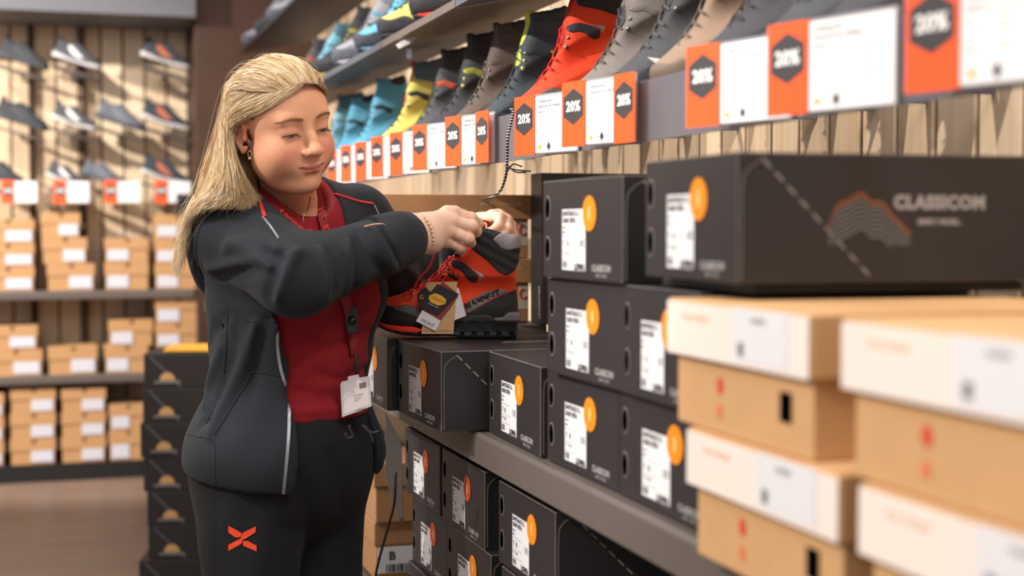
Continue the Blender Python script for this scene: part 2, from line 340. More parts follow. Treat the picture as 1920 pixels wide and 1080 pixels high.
# ================================================================ black shoe boxes
M_blk = mat('black_card', srgb(46,42,44), .48, .1, 14, .04, 500)
M_blk2 = mat('black_card_side', srgb(38,36,38), .42, .14, 10, .04, 500)
M_white = mat('white_label', srgb(228,228,232), .55, .02)
M_ink = mat('black_ink', srgb(30,30,32), .6)
M_gry = mat('grey_ink', srgb(120,120,124), .6)
M_or = mat('orange_sticker', srgb(240,140,20), .45)
M_orr = mat('burnt_orange_sticker', srgb(208,84,40), .45)
M_silver = mat('silver_print', srgb(158,154,156), .5)
M_worn = mat('worn_card_edge', srgb(120,112,110), .8, .2)
M_edge = mat('scuffed_card_edge', srgb(92,86,84), .8, .5, 60)
M_hole = mat('hole_black', srgb(4,4,4), 1., spec=0)
LB, HB, WB = .37, .145, .305
def box_parts(par, W=WB, H=HB, Lx=LB, sticker=None, name1='SANTIAGO LL', name2='10345 907A', diamond=False):
    x0 = -Lx/2
    def F(s, t_, off=.0006): return Vector((x0-off, W/2-s*W, H*(1-t_)))       # point on the label end
    q = MB(); q.box((-Lx/2, -W/2, 0), (Lx/2, W/2, H), M_blk2)
    body = q.build('carton', None, par, bevel=.0013, wear_=M_edge)
    # end panel: slightly lighter printed face
    q = MB(); q.add([F(.012, .03, .0003), F(.012, .985, .0003), F(.985, .985, .0003), F(.985, .03, .0003)], [(0, 1, 2, 3)], M_blk); q.build('end_panel', None, body)
    for t_ in (.28, .70):
        q = MB(); n = 14; c = F(.075, t_, .0008)
        o_ = [(c.x, c.y+.0118*math.cos(a), c.z+.0185*math.sin(a)) for a in [2*math.pi*i/n for i in range(n)]]
        i_ = [(c.x-.0004, c.y+.0102*math.cos(a), c.z+.0165*math.sin(a)) for a in [2*math.pi*i/n for i in range(n)]]
        q.add(o_+i_, [(i, n+i, n+(i+1) % n, (i+1) % n) for i in range(n)], M_worn); q.add(i_, [tuple(range(n))[::-1]], M_hole)
        q.build('hand_hole', None, body)
    # size label
    def rect(q, s0, t0, s1, t1, off, m): q.add([F(s0, t0, off), F(s0, t1, off), F(s1, t1, off), F(s1, t0, off)], [(0, 1, 2, 3)], m)
    lb = MB(); rect(lb, .275, .30, .575, .91, .0009, M_white); lab = lb.build('size_label', None, par)
    q = MB(); ay = (0, 0, 1); ax = (0, -1, 0)
    put_text(q, name1, .0105, F(.283, .345, .0012), ax, ay, M_ink, align='LEFT', depth=.0001, bold=.0003)
    put_text(q, name2, .0105, F(.283, .415, .0012), ax, ay, M_ink, align='LEFT', depth=.0001, bold=.0003)
    put_text(q, 'unisex', .006, F(.283, .48, .0012), ax, ay, M_gry, align='LEFT', depth=.0001)
    put_text(q, 'black', .006, F(.283, .53, .0012), ax, ay, M_gry, align='LEFT', depth=.0001)
    put_text(q, '7   8', .012, F(.29, .645, .0012), ax, ay, M_ink, align='LEFT', depth=.0001, bold=.0003)
    put_text(q, '7 7 1/2 8', .008, F(.283, .745, .0012), ax, ay, M_gry, align='LEFT', depth=.0001)
    put_text(q, 'LOWA', .0120, F(.50, .875, .0012), ax, ay, M_ink, depth=.0001, bold=.0009)
    for t_ in (.57, .70, .80): rect(q, .28, t_, .45, t_+.004, .0012, M_ink)
    for k in range(7): rect(q, .285+k*.009, .82, .285+k*.009+.005, .89, .0012, M_gry)
    for k in range(7): rect(q, .50, .60+k*.011, .56, .60+k*.011+.006, .0012, M_gry)
    if diamond:
        c = F(.55, .80, .0013); q.add([c+Vector((0, .005, 0)), c+Vector((0, 0, -.012)), c+Vector((0, -.005, 0)), c+Vector((0, 0, .012))], [(0, 1, 2, 3)], M_ink)
    q.build('printing', None, lab)
    # round sticker
    q = MB(); c = F(.625, .345, .0014); n = 28; R_ = .025
    q.add([(c.x, c.y+R_*math.cos(2*math.pi*i/n), c.z+R_*math.sin(2*math.pi*i/n)) for i in range(n)], [tuple(range(n))[::-1]], sticker or M_or); st = q.build('round_sticker', None, par)
    q = MB(); n = 20
    q.add([(c.x-.0003, c.y+.0035*math.cos(2*math.pi*i/n), c.z+.011*math.sin(2*math.pi*i/n)) for i in range(n)], [tuple(range(n))[::-1]], mat('pale_print', srgb(250,205,140), .5)); q.build('printing', None, st)
    q = MB(); put_text(q, 'CLASSICOM', .0125, F(.765, .875, .0008), ax, ay, M_silver, depth=.0001, bold=.0005); put_text(q, 'SIMPLY MORE', .0065, F(.765, .945, .0008), ax, ay, M_silver, depth=.0001); q.build('lettering', None, body)
    # dashed line and lid crease on the near side
    q = MB(); y = -W/2-.0006
    a = Vector((x0+.03, y, H*.95)); b = Vector((x0+.03+H*.95, y, H*.02)); n = 9; d = (b-a)/n; nrm = Vector((.7, 0, .72))*.0009
    for i in range(n):
        p = a+d*i; e = p+d*.66; q.add([p-nrm, e-nrm, e+nrm, p+nrm], [(0, 1, 2, 3)], M_silver)
    q.build('dashed_line', None, body)
    q = MB(); pts = [Vector((x0+.006, y, .004)), Vector((x0+.006, y, H*.72)), Vector((x0+.012, y, H*.86)), Vector((x0+.03, y, H*.95))]
    q.tube(spline(pts, 5), .0006, 4, M_worn); q.build('lid_crease', None, body)
    # printing on the lid, read from the far side
    q = MB(); put_text(q, 'CLASSICOM', .022, (.04, 0, H+.0004), (1, 0, 0), (0, 1, 0), M_silver, depth=.0001, bold=.0003); put_text(q, 'SIMPLY MORE...', .013, (.04, .025, H+.0004), (1, 0, 0), (0, 1, 0), M_silver, depth=.0001); q.build('lid_lettering', None, body)
    return par
def place_box(proto, ynear, z, xf, label, group=None, rz=0., W=WB):
    o = copy_tree(proto); o.location = (xf+LB/2, ynear+W/2, z+.0012); o.rotation_euler = (0, 0, math.radians(rz)); o['label'] = label
    if group: o['group'] = group
    return o
BL = 'black shoe box '
p0 = box_parts(thing('shoe_box', 'x', 'box')); p1 = box_parts(thing('shoe_box', 'x', 'box'), sticker=M_orr); p2 = box_parts(thing('shoe_box', 'x', 'box'), sticker=M_orr, name1='BALDO GTX', name2='20841 9970', diamond=True)
G1, G2 = 'black shoe boxes on the metal shelf', 'black shoe boxes under the metal shelf'
def move(o, ynear, z, xf, label, group, rz=0): o.location = (xf+LB/2, ynear+WB/2, z+.0012); o.rotation_euler = (0, 0, math.radians(rz)); o['label'] = label; o['group'] = group
move(p0, 2.50, SZ+.0115, .648, BL+'with orange sticker jutting out over the shelf lip just below the boot', G1, 1.5)
place_box(p0, 2.172, SZ+.0115, .735, BL+'with orange sticker, low on the shelf between jutting box and stack', G1, -1)
place_box(p0, 1.850, SZ+.0115, .738, BL+'with orange sticker, at the bottom of the three-high stack', G1, .5)
place_box(p0, 1.543, SZ+.0115, .738, BL+'with orange sticker on the shelf, directly left of the brown foreground boxes', G1, 0)
place_box(p0, 1.80, SZ+.013+HB, .722, BL+'in the middle of the three-high stack', G1, 1)
bxs = place_box(p0, 1.523, SZ+.013+HB, .722, BL+'half hidden behind the blurred cream lid, below the large printed box', G1, 0); bxs.scale = (1, .80, 1)
place_box(p0, 1.79, SZ+.0145+2*HB, .712, BL+'on top of the three-high stack, against the board wall', G1, 1.5)
place_box(p0, 2.815, SZ+.0115, .625, BL+'right under the toe of the held boot, beside the woman', G1, 0)
place_box(p0, 3.13, SZ+.0115, .70, BL+'in the shade behind the woman\'s waist, under the brown boxes', G1, 0)
place_box(p0, 3.445, SZ+.0115, .70, BL+'behind the woman on the shelf, further along than the brown boxes front', G1, 0)
# big box on top right
t = thing('large_shoe_box', 'large black shoe box with mountain print, on top of the pile at right', 'box')
LB_, W8, H8 = .42, .275, .145
box_parts(t, W8, H8, LB_); t.location = (.712+LB_/2, 1.425+W8/2, SZ+.016+2*HB+.013); t.rotation_euler = (0, 0, math.radians(-1.5)); t['group'] = G1
y = -W8/2-.0008; q = MB()
put_text(q, 'CLASSICOM', .0205, (.042, y, H8*.62), (1, 0, 0), (0, 0, 1), M_silver, depth=.0001, bold=.0012); put_text(q, 'SIMPLY MORE...', .0085, (.042, y, H8*.47), (1, 0, 0), (0, 0, 1), M_silver, depth=.0001, bold=.0004)
q.build('side_lettering', None, t)
q = MB(); arc = spline([(-.100, y, .060), (-.090, y, .084), (-.075, y, .092), (-.058, y, .100), (-.046, y, .091), (-.032, y, .089), (-.016, y, .073), (.004, y, .055)], 6)
n = len(arc); q.add([p-Vector((0, 0, .003)) for p in arc]+[p+Vector((0, 0, .002)) for p in arc], [(i, i+1, n+i+1, n+i) for i in range(n-1)], mat('rust_orange_print', srgb(128,74,42), .5)); q.build('mountain_print', None, t)
q = MB()
for k in range(7):
    pts = [p+Vector((0, 0, -.006-.0055*k)) for p in arc if p.z-.006-.0055*k > .04]
    n = len(pts)
    if n > 2: q.add([p-Vector((0, 0, .001)) for p in pts]+[p+Vector((0, 0, .001)) for p in pts], [(i, i+1, n+i+1, n+i) for i in range(n-1)], M_gry)
q.build('contour_print', None, t)
# a thin slab of card filling the pile below it
q = MB(); q.box((-.18, -.13, 0), (.18, .13, .011)); o = q.build('box_lid', M_blk2, None, bevel=.002); o.location = (.93, 1.60, SZ+.0150+2*HB); tag(o, 'thin flat black lid lying between the large printed box and the box below', 'lid')
# upright box near the wall
t = thing('shoe_box', BL+'standing on end between brown boxes and black stack', 'box', group=G1)
q = MB(); q.box((0, -.04, 0), (.29, .04, .345), M_blk2); q.build('carton', None, t, bevel=.002)
q = MB(); put_text(q, 'CLASSICOM', .014, (-.0006, -.025, .05), (0, 0, 1), (0, 1, 0), M_silver, depth=.0001, bold=.0003); put_text(q, 'S', .014, (-.0006, -.02, .32), (0, -1, 0), (0, 0, 1), M_silver, depth=.0001); q.build('lettering', None, t)
xr_ = at(995, 500, Y=3.18).x; t.location = (xr_, 3.14, SZ+.0140+HB)
# the plain boxes it stands on, behind the front row
for i, (x, yy) in enumerate(((1.02, 2.62),)):
    pass
# ---- under the shelf
zt = 1.36-.452
rows = [(p2, 2.853, .742, 'in the top row under the shelf, half behind the woman'), (p1, 2.525, .742, 'in the top row under the shelf, directly below the jutting box'), (p0, 2.13, .742, 'in the top row under the shelf, with bright orange sticker, rightmost one')]
first = {}
def putu(p, y, z, x, l, rz=0):
    if id(p) not in first and p is not p0: first[id(p)] = 1; move(p, y, z, x, BL+l, G2, rz); return
    place_box(p, y, z, x, BL+l, G2, rz)
for p, y, x, l in rows: putu(p, y, zt-HB, x, l)
putu(p2, 2.80, zt-2*HB-.001, .745, 'in the second row under the shelf, beside the woman\'s thigh', 0)
putu(p0, 2.485, zt-2*HB-.001, .742, 'in the second row under the shelf, second from the leg', 0)
putu(p0, 2.10, zt-2*HB-.001, .738, 'at the lower right end of the second row under the shelf', 0)
putu(p0, 2.80, zt-3*HB-.002, .735, 'in the lowest row in view, beside the woman\'s leg', 0)
putu(p0, 2.485, zt-3*HB-.002, .74, 'in the lowest row, only its top edge in view', 0)
putu(p0, 2.10, zt-3*HB-.002, .74, 'in the lowest row at right, cut by the bottom edge', 0)
q = MB(); q.box((1.0, 1.2, .476), (1.15, 2.05, .80), M_blk2); o = q.build('shoe_box', bevel=.003); tag(o, 'black carton standing deep in the dark gap under the shelf', 'box')
# ================================================================ black stack by the far shelving
H9 = .1275; t9 = thing('shoe_box', 'x', 'box'); M_tan = mat('tan_print', srgb(206,158,100), .6)
q = MB(); q.box((-.19, -.14, 0), (.19, .14, H9-.001), mat('black_card_far', srgb(38,32,31), .5)); c9 = q.build('carton', None, t9, bevel=.003)
q = MB(); n = 12; c = Vector((-.105, -.1408, .028))
q.add([c+Vector((.028*math.cos(math.pi*i/n), 0, .030*math.sin(math.pi*i/n))) for i in range(n+1)], [tuple(range(n+1))[::-1]], M_tan)
q.box((-.152, -.1412, .018), (-.058, -.1404, .026), mat('grey_print', srgb(128,122,120), .6)); q.build('sunrise_print', None, t9)
q = MB(); q.add([(-.17, -.1404, H9-.01), (-.168, -.1404, H9-.008), (-.055, -.1404, .006), (-.06, -.1404, .006)], [(0, 3, 2, 1)], M_gry); q.build('diagonal_line', None, t9)
bl = at(278, 700, d=5.25); offs = [.012, .008, -.004, .008, .018, .022, -.012]
names = ['topmost of the far stack, under a yellow lid', 'second from the top of the far black stack', 'third from the top of the far black stack', 'fourth from the top of the far black stack', 'third from the floor in the far black stack', 'second from the floor in the far black stack', 'lowest of the far black stack, standing on the floor']
for i in range(7):
    o = t9 if i == 0 else copy_tree(t9); o.location = (bl.x+.19+offs[i], bl.y+.14, .002+H9*(6-i)); o.rotation_euler = (0, 0, math.radians(-12+random.uniform(-1, 1))); o['label'] = 'black shoe box with sunrise logo, '+names[i]; o['group'] = 'black boxes stacked on the floor'
q = MB(); q.box((-.15, -.12, 0), (.18, .12, .012)); o = q.build('box_lid', mat('yellow_orange_card', srgb(244,176,62), .6), None, bevel=.003); o.location = (bl.x+.23, bl.y+.14, .004+H9*7); o.rotation_euler = (0, 0, math.radians(-12)); tag(o, 'flat yellow orange box lid lying on top of the far black stack', 'lid')
# ================================================================ brown boxes
M_kr = mat('kraft_card', srgb(204,160,112), .7, .07, 25, .05, 400)
M_kr2 = mat('kraft_card_brown', srgb(178,132,90), .7, .08, 25, .05, 400)
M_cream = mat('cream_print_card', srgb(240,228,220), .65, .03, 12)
M_redp = mat('red_print', srgb(214,72,50), .6)
M_brn = mat('brown_ink', srgb(150,90,60), .7)
def big_kraft(par, W=.315, H=.143, Lx=.36):
    lz = H-.064
    q = MB(); q.box((-Lx/2, -W/2, 0), (Lx/2, W/2, lz+.02), M_kr); q.build('tray', None, par, bevel=.002)
    q = MB(); q.box((-Lx/2-.009, -W/2-.009, lz), (Lx/2+.009, W/2+.009, H), M_kr); lid = q.build('lid', None, par, bevel=.003)
    x = -Lx/2-.0102
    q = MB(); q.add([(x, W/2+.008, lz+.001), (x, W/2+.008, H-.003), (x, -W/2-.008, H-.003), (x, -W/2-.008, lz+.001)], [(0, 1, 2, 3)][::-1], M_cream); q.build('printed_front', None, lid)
    q = MB(); q.add([(x-.0006, -W*.02, lz+.006), (x-.0006, -W*.02, H-.002), (x-.0006, -W*.40, H-.002), (x-.0006, -W*.40, lz+.006)], [(0, 1, 2, 3)], M_white); lb = q.build('size_label', None, lid)
    q = MB(); put_text(q, 'ALASKA', .009, (x-.0010, -W*.2, H-.014), (0, -1, 0), (0, 0, 1), M_gry, depth=.0001)
    q.box((x-.0012, -W*.06-.012, lz+.012), (x-.0009, -W*.06, lz+.026), M_gry); q.build('printing', None, lb)
    q = MB(); put_text(q, 'FOOTWEAR', .012, (x-.0004, W*.28, H-.02), (0, -1, 0), (0, 0, 1), mat('pale_orange_print', srgb(240,196,164), .6), depth=.0001); q.build('lettering', None, lid)
    x = -Lx/2-.0006
    q = MB(); n = 12; q.add([(x, .045+.008*math.cos(2*math.pi*i/n), lz*.66+.010*math.sin(2*math.pi*i/n)) for i in range(n)], [tuple(range(n))[::-1]], M_redp); q.box((x-.0003, .040, lz*.22), (x, .051, lz*.4), mat('pale_red_print', srgb(226,120,80), .6)); q.build('emblem', None, par)
    q = MB(); q.box((x-.0008, -.116, lz*.40), (x, -.092, lz*.78), M_hole); q.build('hand_hole', None, par, bevel=.003)
    q = MB(); y = -W/2-.0102; put_text(q, 'MEN', .012, (-.11, y, H-.018), (1, 0, 0), (0, 0, 1), M_redp, depth=.0001); put_text(q, '100%', .012, (-.11, y, H-.04), (1, 0, 0), (0, 0, 1), M_redp, depth=.0001); q.build('side_lettering', None, lid)
    return par
GB = 'brown cream-lidded boxes in the right foreground'
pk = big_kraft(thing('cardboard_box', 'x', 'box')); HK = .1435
spots_ = [(1.216, 0, .684, 'brown box with cream lid, top of the left foreground column'), (1.16, 1, .684, 'brown box with cream lid, lower one of the left foreground column'),
          (.822, 0, .682, 'brown box with cream lid, top of the rightmost foreground column'), (.79, 1, .682, 'brown box with cream lid, lower one of the rightmost column, cut by the frame')]
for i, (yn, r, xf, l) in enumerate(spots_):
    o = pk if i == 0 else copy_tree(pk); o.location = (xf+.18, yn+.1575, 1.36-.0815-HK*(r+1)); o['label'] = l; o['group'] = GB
# brown boxes behind the boot
def mid_kraft(par, W=.40, H=.148, Dp=.26):
    lz = H-.057
    q = MB(); q.box((-W/2+.006, -Dp/2+.006, 0), (W/2-.006, Dp/2-.006, lz+.01), M_kr2); q.build('tray', None, par, bevel=.002)
    q = MB(); q.box((-W/2, -Dp/2, lz), (W/2, Dp/2, H), M_kr2); lid = q.build('lid', None, par, bevel=.002)
    q = MB(); put_text(q, 'www.hanwag.de', .016, (W/2-.075, -Dp/2-.0006, lz+.036), (1, 0, 0), (0, 0, 1), mat('pale_tan_print', srgb(216,184,150), .6), depth=.0001); q.build('lettering', None, lid)
    q = MB(); q.add([(W/2-.032, -Dp/2+.0052, .03), (W/2-.008, -Dp/2+.0052, .03), (W/2-.008, -Dp/2+.0052, .085), (W/2-.032, -Dp/2+.0052, .085)], [(0, 1, 2, 3)], mat('pale_card_label', srgb(206,190,172), .6)); q.build('size_label', None, par)
    q = MB(); q.tube([(W/2-.020+.009*math.cos(a), -Dp/2+.0045, .066+.011*math.sin(a)) for a in [math.pi*(.35+1.5*i/12) for i in range(13)]], .0018, 6, M_redp); q.build('emblem', None, par)
    return par
pm = mid_kraft(thing('cardboard_box', 'x', 'box', group='brown lidded boxes behind the held boot'))
c = at(1000, 500, Y=3.205); zr = SZ+.0140+HB
pm.location = (c.x-.205, 3.335, zr+.149); pm['label'] = 'brown lidded shoe box behind the woman\'s hands, on top of its pair'
o = copy_tree(pm); o.location = (c.x-.203, 3.337, zr); o['label'] = 'brown lidded shoe box behind the boot heel, lower of its pair'
# far brown boxes under the shelf beyond the woman's leg
o = copy_tree(pm); GAPBOX = o; o.location = (.94, 3.62, .476); o['label'] = 'brown shoe box low behind the woman\'s leg, at the bottom of the gap'; o['group'] = 'brown boxes in the gap beside the leg'
o = copy_tree(pm); o.location = (.935, 3.60, .626); o['label'] = 'brown shoe box in the gap beside the leg, topmost'; o['group'] = 'brown boxes in the gap beside the leg'
# ================================================================ small brown boxes on the far shelves
M_fk = mat('far_kraft', srgb(196,150,104), .75, .06, 12); M_fl = mat('far_label', srgb(214,214,226), .7, .12, 120); M_notch = mat('notch_brown', srgb(88,56,36), .8)
def far_box(par, w, h, flip):
    w -= .008; lz = h*.52
    q = MB(); q.box((-w/2+.006, .006, 0), (w/2-.006, .30, lz+.004), M_fk); q.build('tray', None, par)
    q = MB(); q.box((-w/2, 0, lz), (w/2, .31, h-.002), M_fk); lid = q.build('lid', None, par, bevel=.003)
    q = MB(); n = 8; q.add([(.004+.012*math.cos(math.pi+math.pi*i/n), -.0006, h-.004+.022*math.sin(math.pi+math.pi*i/n)) for i in range(n+1)], [tuple(range(n+1))], M_notch); q.build('finger_notch', None, lid)
    q = MB(); a = -w/2+.012 if flip else -.01; q.box((a, .0005, .012), (a+w*.48, .0055, lz+.008), M_fl); q.build('size_label', None, par)
    return par
stacks = [ # u0, u1, tops..., bottom
    (-40, 67, [409, 455, 499], 545, 0, 'top'), (74, 153, [400], 447, 0, 'top'), (77, 166, [446], 495, 0, 'top'), (86, 180, [494], 545, 0, 'top'), (195, 281, [447, 494], 545, 1, 'top'), (289, 372, [404, 450, 497], 545, 1, 'top'),
    (-30, 73, [608], 653, 0, 'middle'), (-25, 82, [653], 703, 0, 'middle'), (88, 185, [650], 703, 0, 'middle'), (203, 289, [603], 652, 1, 'middle'), (195, 280, [652], 703, 1, 'middle'), (290, 376, [563, 612, 657], 703, 1, 'middle'),
    (-80, 10, [730, 775, 822], 869, 0, 'bottom'), (17, 107, [724, 772, 821], 869, 0, 'bottom'), (113, 201, [728, 775, 821], 869, 0, 'bottom'), (203, 276, [763, 812], 869, 1, 'bottom')]
ZS = {'top': ZA, 'middle': ZB, 'bottom': ZC}
colw = ['at the left edge of the photo', 'second from the left edge', 'third from the left edge', 'fourth from the left edge', 'nearest the woman']
cols = {'top': [0, 1, 1, 1, 2, 3], 'middle': [0, 0, 1, 2, 2, 3], 'bottom': [0, 1, 2, 3]}
cn = {'top': ['leftmost stack', 'second stack from left', 'third stack from left', 'stack behind the hair'], 'middle': ['leftmost stack', 'second stack from left', 'third stack from left', 'stack beside her back'], 'bottom': ['cut-off leftmost stack', 'second stack from left', 'third stack from left', 'stack next to black boxes']}
cnt = {'top': 0, 'middle': 0, 'bottom': 0}; colbox = {}
for (u0, u1, tops, bot, flip, lev) in stacks:
    ci = cols[lev][cnt[lev]]; cnt[lev] += 1
    for k, vt in enumerate(tops):
        vb = tops[k+1] if k+1 < len(tops) else bot
        colbox.setdefault((lev, ci), []).append((u0, u1, vt, vb, flip))
made = {}
for (lev, ci), bs in colbox.items():
    bs.sort(key=lambda b: -b[3]); z = ZS[lev]+.001
    for k, (u0, u1, vt, vb, flip) in enumerate(bs):
        a = at(u0, vt, Y=8.03); b = at(u1, vb, Y=8.03); h = (vb-vt)/FP*((a-CAM).dot(FW)); w_ = b.x-a.x
        o = far_box(thing('cardboard_box', 'x', 'box', (0, 0, 0), 0, 'small brown shoe boxes on the far shelves'), w_, h, flip)
        o.location = ((a.x+b.x)/2, 8.03, z); z += h
        pos = 'only one' if len(bs) == 1 else ('topmost' if k == len(bs)-1 else ('lowest' if k == 0 else 'middle one'))
        o['label'] = 'brown shoe box, '+pos+' in the '+cn[lev][ci]+', '+lev+' far shelf'

# ---- between the leg and the black boxes
def slab(name, pts, d0, th, m, lab, cat):
    q = MB(); q.prism(pts, d0, d0+th, lambda a, b, n: tuple(at(a, b, d=n)), m); o = q.build(name, bevel=.001); return tag(o, lab, cat)
slab('slanted_divider', [(722, 772), (753, 834), (757, 985), (747, 972), (722, 893)], 3.20, .004, M_steel, 'narrow slanted metal panel in the gap between the woman and the black boxes', 'panel')
q = MB(); q.tube(spline([at(742, 885, d=3.17), at(741, 915, d=3.17), at(738, 950, d=3.18), at(724, 1000, d=3.2), at(706, 1070, d=3.22), at(700, 1130, d=3.24)], 6), .003, 6); o = q.build('cable', M_dark, None, True); tag(o, 'thin black cable hanging in the gap beside the woman\'s leg', 'cable')
q = MB(); x_, y_ = -.19, -.1306; q.box((x_-.0, y_, .02), (x_+.14, y_+.005, .085), M_white)
put_text(q, 'B', .03, (x_+.035, y_-.0006, .062), (1, 0, 0), (0, 0, 1), M_ink, depth=.0001, bold=.001)
for k in range(16): q.box((x_+.02+k*.007, y_-.0008, .022), (x_+.023+k*.007+(k % 3)*.001, y_-.0003, .042), M_ink)
q.build('barcode_label', None, GAPBOX)
# ================================================================ price signs
M_sor = mat('orange_red_card', srgb(255,92,34), .5, .02); M_hex = mat('charcoal_print', srgb(62,60,62), .5, .03); M_card = mat('white_card', srgb(240,239,243), .4, .01)
M_txt = mat('sign_grey_text', srgb(120,120,124), .6); M_yel = mat('yellow_dot', srgb(232,176,50), .5); M_clear = mat('grey_clip_plastic', srgb(150,148,152), .3, .03)
M_wh = mat('white_print', srgb(250,250,250), .5, .01)
def sign_parts(par, card=True, far=False):
    # local: x from left (far) to right (near), y towards viewer is -, z up; origin at lower left
    if card:
        q = MB(); q.box((-.004, .001, -.003), (.198, .003, .104), M_clear); q.build('holder', None, par)
        q = MB(); q.box((0, -.0005, -.001), (.195, .0008, .100), M_card); cd_ = q.build('card', None, par)
        q = MB()
        put_text(q, 'Trekkingschuh', .0085, (.073, -.0008, .091), (1, 0, 0), (0, 0, 1), M_txt, align='LEFT', depth=.0001, sx=.9)
        put_text(q, 'Chaussures de trekking', .0085, (.073, -.0008, .082), (1, 0, 0), (0, 0, 1), M_txt, align='LEFT', depth=.0001, sx=.9)
        put_text(q, 'Modell: GTX', .0042, (.073, -.0008, .072), (1, 0, 0), (0, 0, 1), M_txt, align='LEFT', depth=.0001)
        q.box((.073, -.0009, .0685), (.187, -.0006, .0689), M_txt)
        for c in range(3):
            for r in range(6):
                if (c*7+r*5) % 6 != 4: q.box((.073+c*.04, -.0009, .062-r*.0065), (.073+c*.04+.008+((c+r*3) % 4)*.0025, -.0006, .0634-r*.0065), mat('sign_pale_text', srgb(176,176,182), .6))
        q.build('printing', None, cd_)
        q = MB(); n = 14; q.add([(0.081+.0050*math.cos(2*math.pi*i/n), -.001, .009+.0036*math.sin(2*math.pi*i/n)) for i in range(n)], [tuple(range(n))], M_yel)
        q.add([(.104, -.001, .010), (.110, -.001, .002), (.116, -.001, .010), (.110, -.001, .018)][::1], [(0, 1, 2, 3)], M_hex); q.build('emblem', None, cd_)
    q = MB(); q.box((.001, -.0026, -.0035), (.067, -.0012, .1035), M_sor); tg = q.build('discount_tag', None, par)
    q = MB(); q.add([(.0340, -.0029, .092), (.0062, -.0029, .078), (.0062, -.0029, .046), (.0340, -.0029, .032), (.0618, -.0029, .046), (.0618, -.0029, .078)], [(0, 1, 2, 3, 4, 5)], M_hex); q.build('hexagon', None, tg)
    q = MB(); put_text(q, '20%', .0225, (.0340, -.0031, .0620), (1, 0, 0), (0, 0, 1), M_wh, depth=.0001, bold=.0009, sx=.98); q.build('lettering', None, tg)
    return par
sp = sign_parts(thing('price_sign', 'x', 'sign')); sq = sign_parts(thing('price_sign', 'x', 'sign'), False); used_s = set()
sl = [(1697, 1, 'white price sign with orange 20% tag, nearest and largest, at the top right corner'), (1440, 1, 'white price sign with orange 20% tag, second nearest, hanging lower than its left neighbour top'),
 (1288, 1, 'white price sign with orange 20% tag, right of the bare grey shelf edge'), (1152, 0, 'orange 20% tag alone on the bare grey shelf edge, below grey boots'),
 (1055, 1, 'white price sign with orange 20% tag, directly under the orange boot'), (966, 1, 'white price sign with orange 20% tag, beside the hanging cord'),
 (893, 0, 'orange 20% tag alone, left of the hanging cord'), (836, 1, 'white price sign with orange 20% tag, under the brown leather boot'),
 (775, 1, 'white price sign with orange 20% tag, under the yellow and grey boots'), (732, 1, 'white price sign with orange 20% tag, fifth one out from the face'),
 (697, 1, 'white price sign with orange 20% tag, fourth one out from the face'), (667, 1, 'white price sign with orange 20% tag, third one out from the face'), (640, 1, 'white price sign with orange 20% tag, second one out from the face'), (614, 1, 'white price sign with orange 20% tag, touching the woman\'s cheek in the picture')]
for i, (u_, card, lab) in enumerate(sl):
    base = sp if card else sq
    o = base if base not in used_s else copy_tree(base); used_s.add(base)
    p = at(u_, 300, X=.804 if card else .834); o.location = (p.x, p.y, ZR+.004-(.002 if i % 2 else 0)); o.rotation_euler = (0, 0, math.radians(-90+(15.5 if card else 8))); o['label'] = lab; o['group'] = 'price signs along the middle display shelf'
# far signs
for i, (u0, lab) in enumerate(((3, 'blurred price sign on the far wall, leftmost'), (101, 'blurred price sign on the far wall, second from left'), (196, 'blurred price sign on the far wall, third from left'), (291, 'blurred price sign on the far wall, partly behind the dark panel'))):
    t = thing('price_sign', lab, 'sign', group='price signs on the far wall'); a = at(u0, 380, Y=8.03); b = at(u0+66, 340, Y=8.03); t.location = a; w_ = b.x-a.x; h = b.z-a.z
    q = MB(); q.box((0, 0, 0), (w_, .003, h), M_card); q.build('card', None, t)
    q = MB(); q.box((0, -.002, -.004), (w_*.36, -.0005, h+.004), M_sor); g = q.build('discount_tag', None, t)
    q = MB(); c = w_*.18; r = w_*.15; q.add([(c, -.003, h*.85), (c-r, -.003, h*.68), (c-r, -.003, h*.4), (c, -.003, h*.25), (c+r, -.003, h*.4), (c+r, -.003, h*.68)], [(0, 1, 2, 3, 4, 5)], M_hex); q.build('hexagon', None, g)
    q = MB(); put_text(q, '20%', w_*.14, (c, -.004, h*.55), (1, 0, 0), (0, 0, 1), M_wh, depth=.0001, bold=.001); q.build('lettering', None, g)
    q = MB(); q.box((w_*.3, .003, h*.3), (w_*.34, .42, h*.36), M_blackmetal); q.build('arm', None, t)
a = at(332, 382, Y=8.0); q = MB(); q.box((0, 0, 0), (.10, .02, at(0, 362, Y=8).z-at(0, 400, Y=8).z), M_blackmetal); o = q.build('panel'); o.location = at(332, 400, Y=7.995); o.name = 'sign_backing'; tag(o, 'small dark panel beside the far price signs, just left of the hair', 'panel')
